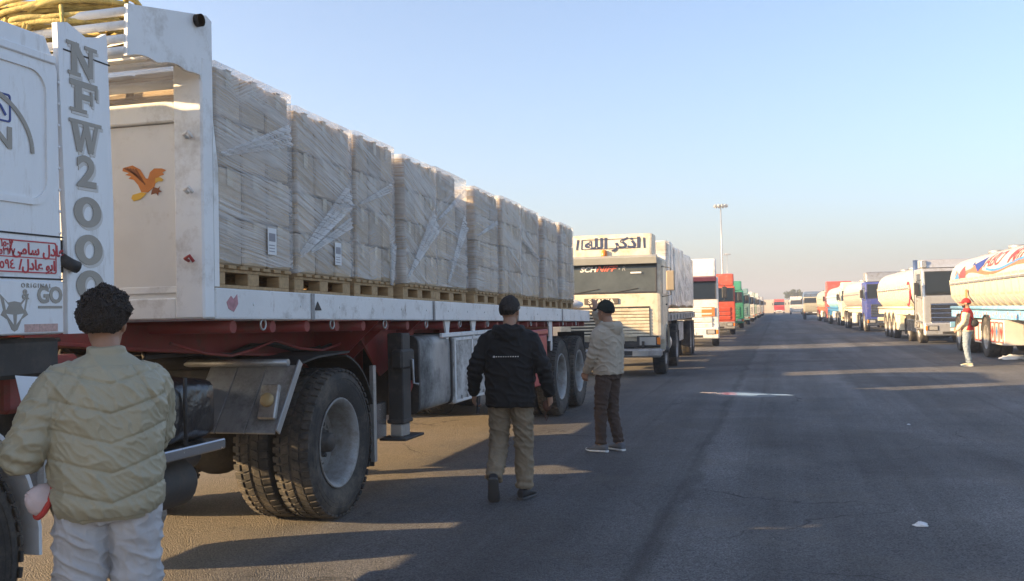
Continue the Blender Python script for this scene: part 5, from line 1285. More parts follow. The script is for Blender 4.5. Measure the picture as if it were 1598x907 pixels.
# polished stacks and side fairing of the silver tractor
for X0 in (5.66, 7.94):
    st_ = MB(); st_.tube([(X0, 43.35, .9), (X0, 43.35, 3.45)], .10, 12); st_.build('exhaust_stack', CHROME, c1)
m = MB().box(5.58, 5.62, 43.0, 46.1, .45, .95, .01).build('side_skirt', CHROME, c1)
MB().box(5.60, 7.9, 43.42, 43.46, 1.05, 3.40, .01).build('rear_rack', STEEL, c1)
MB().box(5.58, 5.8, 41.6, 41.95, 3.06, 3.35, .03).build('roof_box', STEEL, c1)
m = MB(); P = []
for k in range(22): a = R(60+240*k/21); P.append((44.7+.75*math.cos(a)*.75, 2.05+.55*math.sin(a)))
for k in range(22): a = R(300-240*k/21); P.append((44.7+.14+.52*math.cos(a)*.75, 2.05+.43*math.sin(a)))
m.prism([(p[0], p[1]) for p in P], 'x', 5.552, 5.562); m.build('crescent_mark', REDV, t1)
(c2, cc2), (t2, tk2) = right(61.0, 5.05, 11.0, dict(label='royal blue tractor with chrome front behind the crescent marked tank trailer', col=DBL, zr=3.0, L=2.0, slats=5, smat=CHROME, bmat=CHROME, bump=(.36, .8), defl=(.6, STEEL, 2.3, 1.3)),
    dict(label='white tank trailer with dark ribbed belly behind the royal blue tractor', top=TW, low=TG, beam=CREAM, pitch=.42, mud=BLACK))
c3, t3_ = right(79.5, 4.75, 11.0, dict(label='cream tractor ahead of the cyan bellied tank trailer', col=CREAM, zr=2.9, defl=(.55, CREAM, 2.2, 1.2)),
    dict(label='white tank trailer with cyan belly and blue chassis', top=TW, low=TCY, beam=BLM, chas=BLM, pitch=.6, mud=BLM))
RD = paint((.55, .07, .05), 'bright_red_cab', .4)
c4, t4_ = right(96.5, 4.45, 10.5, dict(label='bright red tractor with tall red deflector in the right row', col=RD, zr=3.0, defl=(.95, RD, 2.3, 1.3)),
    dict(label='cream tank trailer with orange chassis behind the bright red tractor', top=TC, low=TC, beam=ORV, chas=REDC, pitch=.7, mud=REDC))
# drab truck that pulled out at the far end, blue sheeted load
DR = paint((.40, .37, .28), 'drab_sand_cab', .5)
xm = 4.25; tm_, _ = cabover(xm, 122, dict(label='drab sand coloured truck with roof rack pulled out of the right row', col=DR, zr=2.75, zb=.95, bump=(.6, .95), slats=4, bmat=BLACK, group='trucks at the far end', rear=(4.4, 5.7), CL=8.6, W=2.5))
m = MB()
for z in (2.83, 3.0): m.box(xm-1.1, xm+1.1, 122.25, 122.3, z-.03, z+.03, .005)
for x in (-1.1, -.4, .4, 1.1): m.box(xm+x-.03, xm+x+.03, 122.24, 122.31, 2.75, 3.05, .005)
m.build('roof_rack', BLACK, tm_)
MB().box(xm-1.22, xm+1.22, 124.2, 130.6, 1.1, 1.35, .02).build('load_bed', BLACK, tm_)
bulged_load(xm, 124.3, 6.2, 1.352, 2.1, TBLUE, 'blue sheeted load on the drab sand coloured truck', 4.0, group='sheeted loads of the far trucks')
WF = paint((.66, .63, .58), 'far_white_cab'); 
xw = onY(1243, 480, 200).x; cabover(xw, 200, dict(label='white truck facing out in front of the far wall', col=WF, zr=3.0, defl=(.6, WF, 2.3, 1.3), group='trucks at the far end'))
bulged_load(xw, 203.5, 5.5, 1.06, 2.2, TGREY, 'pale sheeted load on the white truck before the far wall', 6.0, group='sheeted loads of the far trucks')
xr = onY(1216, 480, 235).x; RF = paint((.55, .06, .05), 'far_red_cab')
cabover(xr, 235, dict(label='small looking red truck in front of the far wall', col=RF, zr=2.9, defl=(.5, RF, 2.3, 1.3), group='trucks at the far end', bmat=WHITED))

for its, p_, th in RIGHTS: swing(its, p_, th)
# truck standing in the row further left, seen only below the flatbed
OW = paint((.52, .50, .46), 'dull_white_cab')
nx_, _ = cabover(-9.4, 12.7, dict(label='dull white truck of the next row glimpsed beneath the flatbed', col=OW, zr=2.8, W=2.45, slats=4, group=None, CL=9.2, rear=(6.6, 7.9), full=False))
m = MB().box(-10.6, -8.2, 14.75, 22.0, 1.07, 1.35, .02)
m.build('load_bed', BLACK, nx_)
bulged_load(-9.4, 14.8, 3.0, 1.352, 3.0, TBROWN, 'high tan sheeted load on the dull white truck of the next row', 3.3, group='sheeted loads of the next row')
bulged_load(-9.4, 17.95, 4.0, 1.352, 1.55, TGREY, 'low grey sheeted load on the dull white truck of the next row', 8.3, group='sheeted loads of the next row')
# ------------------------------------------------------------------ people
def remesh(mb, voxel, smooth_it=4, fn=None, smooth_f=.5):
    me = mb.mesh('r'); bm_ = bmesh.new(); bm_.from_mesh(me); bmesh.ops.recalc_face_normals(bm_, faces=bm_.faces); bm_.to_mesh(me); bm_.free()
    o = bpy.data.objects.new('r', me); COL.objects.link(o)
    rm = o.modifiers.new('r', 'REMESH'); rm.mode = 'VOXEL'; rm.voxel_size = voxel; rm.use_smooth_shade = True
    sm = o.modifiers.new('s', 'SMOOTH'); sm.factor = smooth_f; sm.iterations = smooth_it
    dg = bpy.context.evaluated_depsgraph_get(); out = bpy.data.meshes.new_from_object(o.evaluated_get(dg))
    bpy.data.objects.remove(o)
    if fn:
        N = [n.vector.copy() for n in out.vertex_normals]
        for v, n in zip(out.vertices, N): v.co += n*fn(v.co)
    for p in out.polygons: p.use_smooth = True
    return out
def ering(c, rx, ry, n=28, p=.85, tilt=None):
    P = []
    for k in range(n):
        a = 2*math.pi*k/n; x = math.copysign(abs(math.cos(a))**p, math.cos(a))*rx; y = math.copysign(abs(math.sin(a))**p, math.sin(a))*ry
        P.append(Vector(c)+Vector((x, y, 0)))
    return P
def lerp_path(pts, rs, n=6):
    # smooth path through joints
    P = []; Q = []
    for i in range(len(pts)-1):
        for k in range(n):
            t = k/n; P.append(Vector(pts[i]).lerp(Vector(pts[i+1]), t)); Q.append(rs[i]+(rs[i+1]-rs[i])*t)
    P.append(Vector(pts[-1])); Q.append(rs[-1])
    for _ in range(2): P = [P[0]]+[(P[i-1]+P[i]*2+P[i+1])/4 for i in range(1, len(P)-1)]+[P[-1]]
    return P, Q
def crease(co, s1=9, s2=26, amp=.006, seed=0):
    a = noise.noise((co.x*s1+seed, co.y*s1, co.z*s2*.8+co.x*6)); b_ = noise.noise((co.x*s1*2.3, co.y*s1*2.3+seed, co.z*s2*1.7))
    r_ = max(0, 1-abs(a)*2.6)
    return amp*(1.6*r_*r_-.5+.35*b_)
def hand(mb, w, d, pn, curl=.5, spread=.012, thumb=1, sc=1.0, point=None):
    # w wrist, d direction of the hand, pn palm normal (fingers curl towards it); thumb: +1/-1 side
    w = Vector(w); d = Vector(d).normalized(); pn = Vector(pn); pn = (pn-d*pn.dot(d)).normalized(); s_ = d.cross(pn)*thumb
    rr = []
    for t, hw, ht in ((-.01, .026, .020), (.03, .034, .020), (.06, .041, .018), (.088, .042, .015)):
        c = w+d*t*sc; rr.append([c+s_*math.cos(2*math.pi*k/14)*hw*sc+pn*math.sin(2*math.pi*k/14)*ht*sc for k in range(14)])
    mb.rings(rr, True, True)
    for i, L in enumerate((.072, .082, .076, .06)):
        b = w+d*.082*sc+s_*(.030-.020*i)*sc; P = [b-d*.012*sc, b]; dd = d+s_*(.10-.07*i)
        ang = 0
        for seg in (.42, .32, .26):
            ang += curl*(.75 if seg == .42 else .9)
            dr = (dd.normalized()*math.cos(ang)+pn*math.sin(ang)); P.append(P[-1]+dr*L*seg*sc)
        mb.tube(P, [.0095*sc, .0095*sc, .0085*sc, .008*sc, .007*sc], 8, round_ends=True)
    b = w+d*.022*sc+s_*.026*sc
    P = [b, b+(s_*.026+d*.022+pn*.012)*sc, b+(s_*.036+d*.050+pn*.026)*sc, b+(s_*.034+d*.072+pn*.040)*sc]
    mb.tube(P, [.013*sc, .0115*sc, .010*sc, .0085*sc], 8, round_ends=True)
def head(mb, c, yaw=0.0, pitch=0.0):
    M = (Matrix.Rotation(yaw, 3, 'Z') @ Matrix.Rotation(pitch, 3, 'X')); c = Vector(c)
    def T(v): return c+M @ Vector(v)
    # rings from chin to crown: z, half width, front y, back y
    K = [(-.115, .028, .070, -.01), (-.105, .045, .088, -.035), (-.08, .058, .094, -.058), (-.045, .066, .094, -.080), (0, .072, .092, -.098), (.03, .075, .092, -.103), (.065, .074, .084, -.10), (.09, .064, .066, -.086), (.108, .046, .040, -.062), (.118, .020, .012, -.03)]
    rr = []
    for z, hw, f, b in K:
        r_ = []
        for k in range(24):
            a = 2*math.pi*k/24; x = hw*math.cos(a); s_ = math.sin(a); y = (f+b)/2+(f-b)/2*s_
            r_.append(T((x, y, z)))
        rr.append(r_)
    mb.rings(rr, True, True)
    mb.blob(T((0, .100, -.018)), (.013, .020, .024), 10, 8, M); mb.blob(T((0, .092, .008)), (.010, .012, .03), 10, 8, M)      # nose
    mb.blob(T((0, .090, -.062)), (.024, .012, .010), 10, 6, M); mb.blob(T((0, .082, -.092)), (.022, .018, .016), 10, 6, M)    # lips, chin
    for s_ in (-1, 1):
        mb.blob(T((s_*.079, -.012, -.010)), (.010, .020, .032), 10, 8, M @ Matrix.Rotation(s_*.35, 3, 'Z'))                  # ear
        mb.blob(T((s_*.03, .084, .022)), (.026, .012, .008), 10, 6, M)                                                       # brow
        mb.blob(T((s_*.042, .070, -.030)), (.02, .018, .016), 10, 6, M)                                                      # cheek
    return T, M
def shoe(mb, sole, ank, yaw, pitch=0.0, L=.285):
    # loft along the foot; returns nothing. ank: ankle centre (z about .09 above the ground when flat)
    M = Matrix.Rotation(yaw, 3, 'Z') @ Matrix.Rotation(pitch, 3, 'X'); a = Vector(ank)
    K = [(-.085, .024, .075), (-.07, .038, .088), (-.03, .042, .098), (.02, .042, .092), (.07, .046, .070), (.12, .051, .056), (.16, .047, .046), (.185, .032, .036), (.195, .012, .024)]
    for m_, g, lo_, hi_f in ((mb, 0, -.068, 1), (sole, .004, -.09, 0)):
        rr = []
        for y, hw, h in K:
            top = -.09+h if hi_f else -.066
            r_ = []
            for k in range(16):
                t = 2*math.pi*k/16; x = (hw+g)*math.copysign(abs(math.cos(t))**.7, math.cos(t)); z = (top+lo_)/2+(top-lo_)/2*math.copysign(abs(math.sin(t))**.7, math.sin(t))
                if not hi_f and y > .13: z += (y-.13)*.22
                r_.append(a+M @ Vector((x, y+(.004 if y > 0 else -.004)*(not hi_f), z)))
            rr.append(r_)
        m_.rings(rr, True, True)
SKIN = pm('skin', (.36, .20, .13), .5, var=.10, scale=9, bump=.05, bscale=120, spec=.4)
HAIR = pm('black_hair', (.018, .013, .011), .45, var=.4, scale=40)
EYEM = pm('eye_dark', (.03, .025, .02), .2)
def fabric(name, col, rough=.85, var=.12, bs=240, bump=.12, **k): return pm(name, col, rough, var=var, scale=7, bump=bump, bscale=bs, spec=.25, **k)
def person(loc, face, J, C):
    # local frame: +y is the way the person faces; J joints, C clothing
    t = thing('person', loc, C['label'], 'person', None, (0, 0, face)); S = C.get('S', 1.0); t.scale = (S, S, S)
    vx = C.get('voxel', .0075); lean = J.get('lean', 0.0); twist = J.get('twist', 0.0)
    hz_ = J.get('hip', .93); hc = Vector((0, 0, hz_))
    def tl(x, y, z):      # a torso point: leaned and twisted about the hips
        v = Vector((x, y, z-hz_)); v = Matrix.Rotation(-lean, 3, 'X') @ (Matrix.Rotation(twist*min(1, max(0, (z-hz_)/.5)), 3, 'Z') @ v); return hc+v
    sh = {s_: tl(s_*.185, -.005, 1.43) for s_ in (-1, 1)}
    nb = tl(0, -.015, 1.47); hd = tl(0, J.get('hy', .02), 1.635)
    el = {1: Vector(J['elR']), -1: Vector(J['elL'])}; wr = {1: Vector(J['wrR']), -1: Vector(J['wrL'])}
    kn = {1: Vector(J['knR']), -1: Vector(J['knL'])}; an = {1: Vector(J['anR']), -1: Vector(J['anL'])}
    hp = {s_: Vector((s_*.095, 0, hz_-.02)) for s_ in (-1, 1)}
    # body: one continuous surface
    b = MB()
    tor = [(hz_-.06, .145, .10), (hz_+.05, .15, .10), (hz_+.17, .135, .09), (hz_+.33, .155, .10), (1.38, .155, .09), (1.44, .10, .065), (1.48, .058, .053)]
    b.rings([[tl(p.x, p.y, z) for p in ering((0, 0, z), rx, ry)] for z, rx, ry in tor], True, True)
    P, Q = lerp_path([nb-Vector((0, 0, .04)), nb+Vector((0, .0, .05)), hd-Vector((0, .012, .05))], [.062, .056, .055]); b.tube(P, Q, 14)
    T, HM = head(b, hd, J.get('hyaw', 0), J.get('hpitch', 0))
    for s_ in (-1, 1):
        P, Q = lerp_path([sh[s_]-Vector((s_*.04, 0, .055)), el[s_], wr[s_]], [.045, .042, .028]); b.tube(P, Q, 12, round_ends=True)
        P, Q = lerp_path([hp[s_], kn[s_], an[s_]], [.085, .058, .042]); b.tube(P, Q, 14, round_ends=True)
        hd_ = J['hR' if s_ > 0 else 'hL']; hand(b, wr[s_], hd_[0], hd_[1], hd_[2], thumb=hd_[3])
        f = an[s_]; yw = J['ftR' if s_ > 0 else 'ftL']; M = Matrix.Rotation(yw[0], 3, 'Z') @ Matrix.Rotation(yw[1], 3, 'X')
        b.tube([f+M @ Vector((0, -.03, -.04)), f+M @ Vector((0, .05, -.045)), f+M @ Vector((0, .14, -.06))], [.032, .034, .022], 10, round_ends=True)
    me = remesh(b, C.get('bvox', .007), 3); me.materials.append(SKIN)
    body = bpy.data.objects.new('body', me); COL.objects.link(body); body.parent = t
    for s_ in (-1, 1):
        e = MB(); e.blob(T((s_*.031, .0865, .006)), (.012, .006, .006), 8, 6, HM); e.build('eye', EYEM, t, False)
    # upper garment
    g = MB(); hem = C.get('hem', .86); w = C.get('tw', 1.0); dp = C.get('td', 1.0)
    prof = C.get('tprof') or [(hem, .188, .135), (hem+.05, .195, .14), (1.02, .195, .142), (1.15, .20, .145), (1.30, .212, .148), (1.38, .205, .135), (1.43, .182, .115), (1.462, .14, .095), (1.488, .10, .082), (1.505, .082, .075)]
    g.rings([[tl(p.x, p.y-.005, z) for p in ering((0, 0, z), rx*w, ry*dp)] for z, rx, ry in prof], True, True)
    ar = C.get('arm', (.082, .068, .052)); ce = C.get('cuff', .93)
    for s_ in (-1, 1):
        wc = el[s_].lerp(wr[s_], ce)
        P, Q = lerp_path([sh[s_]-Vector((s_*.045, 0, .03)), sh[s_]-Vector((s_*.01, 0, .02))+(el[s_]-sh[s_])*.15, el[s_], wc], [ar[0]*.95, ar[0], ar[1], ar[2]]); g.tube(P, Q, 16, round_ends=True)
        g.tube([wc-(wr[s_]-el[s_]).normalized()*.03, wc+(wr[s_]-el[s_]).normalized()*.02], [ar[2]*.92, ar[2]*.88], 16)
    if C.get('hood'):
        K = [(-.10, 1.44, .03), (-.155, 1.42, .05), (-.10, 1.50, .06), (0, 1.515, .04)]
        rr = []
        for i in range(17):
            a = R(-205+230*i/16); x = .115*math.cos(a); y = -.03+.105*math.sin(a); back = max(0, -math.sin(a))
            rr.append(tl(x, y, 1.475+.012*math.cos(a*2)-.018*back))
        g.tube(rr, [.026+.034*max(0, -math.sin(R(-205+230*i/16))) for i in range(17)], 12, round_ends=True)
        g.blob(tl(0, -.135, 1.43), (.115, .05, .085), 16, 10)
    if C.get('collar'):
        rr = [[tl(p.x, p.y-.012, z) for p in ering((0, 0, z), rx, ry)] for z, rx, ry in ((1.46, .10, .085), (1.50, .080, .078), (1.535, .074, .074))]; g.rings(rr, True, True)
    seed = C.get('seed', 0); fn0 = C.get('fold'); 
    def fnj(co):
        d = crease(co, C.get('cs1', 8), C.get('cs2', 18), C.get('camp', .006), seed)
        for s_ in (-1, 1):
            q = (co-el[s_]).length
            if q < .2: d += .008*math.sin((co-el[s_]).dot((wr[s_]-sh[s_]).normalized())*95+3*noise.noise(co*9))*(1-q/.2)
        if fn0: d += fn0(co)
        return d
    me = remesh(g, vx, 3, fnj); me.materials.append(C['top'])
    if C.get('vest'):
        me.materials.append(C['sleeve'])
        for p in me.polygons:
            c = p.center
            for s_ in (-1, 1):
                ax = (el[s_]-sh[s_]).normalized(); k = (c-sh[s_]).dot(ax)
                if k > .04 and ((c-sh[s_]-ax*k).length < .11 or (c-el[s_]).length < .12) and abs(c.x) > .13: p.material_index = 1
                if (c-el[s_]).length < .11 or (c-wr[s_]).length < .2 and (c-el[s_]).dot(wr[s_]-el[s_]) > 0 and (c-hc).length > .2: p.material_index = 1
            if c.z < hem+.035: p.material_index = 1
    jk = bpy.data.objects.new(C.get('topname', 'jacket'), me); COL.objects.link(jk); jk.parent = t
    # trousers
    g = MB(); lg = C.get('leg', (.105, .078, .062))
    pz = [(hz_-.10, .135, .115), (hz_-.03, .17, .13), (hz_+.05, .165, .122), (hz_+.11, .155, .112)]
    g.rings([ering((0, -.005, z), rx, ry) for z, rx, ry in pz], True, True)
    for s_ in (-1, 1):
        P, Q = lerp_path([hp[s_]+Vector((-.01*s_, -.008, .03)), hp[s_].lerp(kn[s_], .35), kn[s_], kn[s_].lerp(an[s_], .5), an[s_]+(kn[s_]-an[s_]).normalized()*C.get('plen', .0)], [lg[0]*.95, lg[0]*.92, lg[1], (lg[1]+lg[2])/2, lg[2]]); g.tube(P, Q, 16, round_ends=False)
    def fnp(co):
        d = crease(co, 7, 16, C.get('pamp', .006), seed+9)
        a2 = noise.noise((co.x*16, co.y*16+seed, co.z*22+co.x*14)); r2 = max(0, 1-abs(a2)*2.8); d += .0045*r2*r2
        for s_ in (-1, 1):
            q = (co-kn[s_]).length
            if q < .16: d += .006*math.sin((co.z-kn[s_].z)*110+2*noise.noise(co*8))*(1-q/.16)
            q = (co-an[s_]).length
            if q < .2: d += .008*math.sin((co-an[s_]).dot((kn[s_]-an[s_]).normalized())*85+3*noise.noise(co*7))*(1-q/.2)
        return d
    me = remesh(g, vx, 3, fnp); me.materials.append(C['pants'])
    pt = bpy.data.objects.new('trousers', me); COL.objects.link(pt); pt.parent = t
    for s_ in (-1, 1):
        a = MB(); so = MB(); yw = J['ftR' if s_ > 0 else 'ftL']; shoe(a, so, an[s_], yw[0], yw[1])
        o = a.build('shoe', C['shoe'], t, False); so.build('sole', C['sole'], o, False)
    # hair or cap
    def shell(z0, off, front):
        m = MB(); rr = []
        for i in range(10):
            ph = R(3+(105-3)*i/9) if True else 0
            r_ = []
            for k in range(28):
                a = 2*math.pi*k/28; fr = math.sin(a)
                pm_ = ph*(1-.0*fr)
                lim = R(z0+(front-z0)*(fr*.5+.5)); pp = min(pm_, lim)
                r_.append(T(((.079+off)*math.sin(pp)*math.cos(a), -.006+(.102+off)*math.sin(pp)*fr, .012+(.108+off)*math.cos(pp))))
            rr.append(r_)
        m.rings(rr, True, True); return m
    if C.get('hair'):
        off, curl, n = C['hair']; m = MB(); random.seed(int(seed)+3)
        base = shell(118, max(off*.32, .013), 60); hr = base.build('hair', HAIR, t, False)
        for q in range(n):
            ph = R(random.uniform(0, 1)**.6*116); a = random.uniform(0, 2*math.pi); fr = math.sin(a); lim = R(124+(60-124)*(fr*.5+.5))-R(16)*max(0, abs(math.cos(a))-.75)*4
            if ph > lim: continue
            nrm = Vector((math.sin(ph)*math.cos(a), math.sin(ph)*fr, math.cos(ph)))
            taper = (1-.55*(ph/R(116))**2)*(.55+.8*abs(noise.noise(nrm*5.5+Vector((seed, 0, 0))))+.35*abs(noise.noise(nrm*13)))
            p0 = Vector((.086*nrm.x, -.006+.109*nrm.y, .012+.115*nrm.z)); tg = nrm.orthogonal().normalized(); bt = nrm.cross(tg); a0 = random.uniform(0, 6.28); P = []
            for k in range(7):
                u = k/6; cr = curl*(.4+.6*math.sin(u*math.pi)); P.append(T(p0+nrm*(off*taper*u*1.0)+(tg*math.cos(a0+u*5.5)+bt*math.sin(a0+u*5.5))*cr))
            m.tube(P, [.003, .0036, .0038, .0038, .0035, .003, .002], 3)
        m.build('hair_curls', HAIR, hr, False)
    if C.get('cap'):
        m = shell(98, .018, 80); cp = m.build('cap', C['cap'], t, False)
        br = MB(); V = []
        for i in range(13):
            a = R(20+140*i/12)
            for q in (0, .5, 1): V.append(T((.082*math.cos(a)*(1+.12*q), .070*math.sin(a)+.02+q*.085*math.sin(a), .036-.022*q-.014*abs(math.cos(a))*q)))
        n0 = len(V); V += [v+HM @ Vector((0, 0, .005)) for v in V]
        F = []
        for i in range(12):
            for j in range(2): F += [(i*3+j, i*3+j+1, (i+1)*3+j+1, (i+1)*3+j), (n0+i*3+j, n0+(i+1)*3+j, n0+(i+1)*3+j+1, n0+i*3+j+1)]
            F += [(i*3+2, n0+i*3+2, n0+(i+1)*3+2, (i+1)*3+2)]
        br.add(V, F, True); br.build('cap_brim', C['cap'], cp, False)
        MB().blob(T((0, -.006, .135)), (.008, .008, .004), 8, 6).build('cap_button', C['cap'], cp, False)
        hh_ = shell(116, .010, 60); hh_.build('hair', HAIR, t, False)
    if C.get('beard'):
        m = MB(); 
        for z, hw, f in ((-.112, .03, .078), (-.09, .056, .100), (-.06, .068, .098), (-.03, .073, .05)): pass
        rr = []
        for z, hw, f, bk in ((-.122, .026, .072, .01), (-.10, .052, .099, -.005), (-.075, .064, .101, -.01), (-.05, .071, .096, -.012), (-.03, .075, .05, -.015)):
            rr.append([T((hw*math.cos(2*math.pi*k/20), (f+bk)/2+(f-bk)/2*math.sin(2*math.pi*k/20), z)) for k in range(20)])
        m.rings(rr, True, True).build('beard', HAIR, t, False)
    return t, T, wr, el, tl

# 1) man in the padded olive jacket, seen from behind, reading papers
def quilt(co):
    # v-shaped seams across the back and sides
    if co.z < .86 or co.z > 1.46: return -.006 if co.z < .86 else 0
    if abs(co.x) > .225:
        a2 = noise.noise((co.x*14+3, co.y*14, co.z*24+co.y*16)); r2 = max(0, 1-abs(a2)*2.6); return .007*r2*r2
    u = (co.z-.30*abs(co.x)*(1 if co.y < 0 else .6)-.80)/.118; f = u-math.floor(u); d = min(f, 1-f)*.118
    q = -.007*math.exp(-(d/.0055)**2)+.004*math.sin(math.pi*f)
    ax, az = abs(co.x), co.z; bx, bz, ex_, ez_ = .075, 1.49, .20, 1.25; t_ = min(1, max(0, ((ax-bx)*(ex_-bx)+(az-bz)*(ez_-bz))/((ex_-bx)**2+(ez_-bz)**2)))
    dr = math.hypot(ax-bx-(ex_-bx)*t_, az-bz-(ez_-bz)*t_); q -= .007*math.exp(-(dr/.005)**2)                  # raglan seam
    a2 = noise.noise((co.x*17+3, co.y*17, co.z*30+co.x*22)); r2 = max(0, 1-abs(a2)*3); return q+.0045*r2*r2
OLIVE = pm('olive_padded_nylon', (.36, .325, .225), .42, var=.06, scale=4, bump=.40, bscale=11, spec=.45)
CHINO = fabric('pale_grey_cotton', (.47, .46, .46))
SHBL = fabric('dark_shoe', (.03, .03, .032), .6); SOLB = pm('black_sole', (.025, .025, .025), .8); SOLW = pm('white_sole', (.72, .72, .70), .6)
d0 = gnd(150, 907); 
A_loc = Vector((-2.645, 3.34, 0)); A_face = R(44)
Ja = dict(hip=.93, elR=(.215, .17, 1.13), wrR=(.06, .33, 1.15), elL=(-.33, -.03, 1.09), wrL=(-.29, .22, 1.20), knR=(.11, .02, .50), knL=(-.11, .03, .50), anR=(.12, -.02, .09), anL=(-.12, .0, .09),
          hR=((-.6, .7, .1), (-.3, -.3, 1), .5, 1), hL=((.15, .95, .25), (.8, -.1, .5), .55, -1), ftR=(R(-12), 0), ftL=(R(12), 0), lean=.03, hyaw=R(-18), hpitch=R(-8))
PA = person(A_loc, A_face, Ja, dict(label='man in a padded olive bomber jacket seen from behind holding papers', top=OLIVE, pants=CHINO, shoe=SHBL, sole=SOLB, hair=(.038, .014, 5200), collar=True, fold=quilt, hem=.835, tw=1.06, td=1.05,
    tprof=[(.835, .168, .132), (.86, .178, .14), (.90, .20, .155), (1.02, .205, .158), (1.15, .212, .158), (1.30, .224, .158), (1.38, .218, .145), (1.43, .19, .125), (1.465, .14, .10), (1.495, .095, .085), (1.505, .082, .075)],
    arm=(.090, .080, .056), camp=.006, cs1=6, cs2=9, voxel=.0052, bvox=.0065, leg=(.118, .098, .085), pamp=.009, seed=1.3, S=.985))
# sheet of papers in his left hand
def loc2w(t, v): return Matrix.LocRotScale(t.location, t.rotation_euler, t.scale) @ Vector(v)
hw_ = loc2w(PA[0], (-.20, .32, 1.30))
Qm = Matrix.Rotation(A_face+R(8), 3, 'Z') @ Matrix.Rotation(R(-52), 3, 'X')
m = MB()
for k in range(3):
    V = []
    for i in range(7):
        for j in range(7):
            x, z = (i/6-.5)*.21, (j/6-.5)*.297; V.append(hw_+Qm @ Vector((x, .0025*k+.02*math.sin((x+.1)*9)+.01*z, z+.02*k)))
    m.add(V, [(i*7+j, (i+1)*7+j, (i+1)*7+j+1, i*7+j+1) for i in range(6) for j in range(6)], True)
pp = single(m, 'paper_sheets', PAPER, hw_, 'printed white sheets held by the man in olive jacket', 'papers')
m = MB()
for q in range(9):
    z = -.10+q*.024; w = .16 if q < 7 else .09
    m.hexa(hw_+Qm @ Vector((-.005+(.035 if q > 6 else 0), -.006+.02*math.sin(.095*9)+.01*z, z)), Qm @ Vector((w/2, 0, 0)), Qm @ Vector((0, .0006, 0)), Qm @ Vector((0, 0, .004 if q < 7 else .007)))
m.build('print_lines', GREYTXT, pp)
# cap tucked under his arm at the hip
CAPW = fabric('pinkish_white_cap', (.62, .50, .48)); CAPR = fabric('red_cap_band', (.50, .06, .05))
cc = loc2w(PA[0], (-.235, .0, .93)); m = MB(); Mr = Matrix.Rotation(A_face+R(20), 3, 'Z') @ Matrix.Rotation(R(-65), 3, 'Y')
rr = []
for i in range(8):
    ph = R(4+86*i/7); rr.append([cc+Mr @ Vector((.066*math.sin(ph)*math.cos(a*math.pi/12), .045*math.sin(ph)*math.sin(a*math.pi/12)+.01*noise.noise((a*.7, ph*2, 3)), .075*math.cos(ph)+.012*noise.noise((ph*4, a*.6, 0)))) for a in range(24)])
m.rings(rr, True, True); cpo = single(m, 'folded_cap', CAPW, cc, 'pinkish white cap with red band hanging at the hip of the olive jacket', 'cap')
m = MB(); m.tube([cc+Mr @ Vector((.068*math.cos(a*math.pi/12), .047*math.sin(a*math.pi/12), .0)) for a in range(24)], .012, 6, closed=True); m.build('cap_band', CAPR, cpo)

# 2) man in the black hooded jacket walking away
BLK = fabric('black_softshell', (.011, .012, .014), .75, var=.2); KHA = fabric('khaki_canvas', (.235, .185, .125))
B_loc = gnd(800, 779); B_loc.z = 0
Jb = dict(hip=.93, elR=(.30, -.03, 1.14), wrR=(.335, .06, .90), elL=(-.30, -.05, 1.14), wrL=(-.345, .07, .91), knR=(.10, .06, .50), knL=(-.115, .05, .50), anR=(.10, .03, .09), anL=(-.12, -.20, .20),
          hR=((.05, .25, -1), (-.9, .2, .1), .75, 1), hL=((-.05, .3, -1), (.9, .2, .1), .75, -1), ftR=(R(-14), 0), ftL=(R(10), R(-58)), lean=.05, hyaw=R(-8), hpitch=R(-4))
PB = person(B_loc, R(4), Jb, dict(label='man in black hooded jacket and khaki trousers walking away past the flatbed', top=BLK, pants=KHA, shoe=SHBL, sole=pm('grey_sole', (.07, .07, .07), .8), hair=(.011, .005, 3200), hood=True, hem=.80, tw=1.12, td=1.12,
    arm=(.088, .072, .052), camp=.006, leg=(.105, .085, .072), seed=4.1, pamp=.008, S=1.0))
# print across his back: a row of tiny marks
random.seed(8); m = MB()
for k in range(11):
    x = -.105+.021*k; y = PB[4](x, -.158, 1.235); m.hexa(Vector((y.x, y.y-.016, y.z)), Vector((.0035 if k else .006, 0, 0)), Vector((0, .012, 0)), Vector((0, 0, .004 if k else .007)))
o = m.build('back_print', WHW, PB[0], False)
for s_, nm, lab, mt in ((-1, 'mobile_phone', 'black mobile phone in the left hand of the man in black', pm('phone_black', (.012, .012, .014), .15)), (1, 'folded_cap', 'small brown folded cap in the right hand of the man in black', fabric('brown_cloth', (.10, .045, .03)))):
    hp_ = loc2w(PB[0], PB[2][s_]+Vector((-s_*.032, .03, -.10)))
    m = MB()
    if s_ < 0: m.hexa(hp_, Vector((.005, 0, 0)), Vector((0, .037, 0)), Vector((0, .02, .075)), .003)
    else:
        m.blob(hp_, (.035, .06, .05), 14, 9); m.tube([hp_+Vector((0, .02, -.03)), hp_+Vector((-.02, .0, -.09)), hp_+Vector((0, -.02, -.13)), hp_+Vector((.012, 0, -.09))], .004, 6)
    single(m, nm, mt, hp_, lab, 'phone' if s_ < 0 else 'cap')

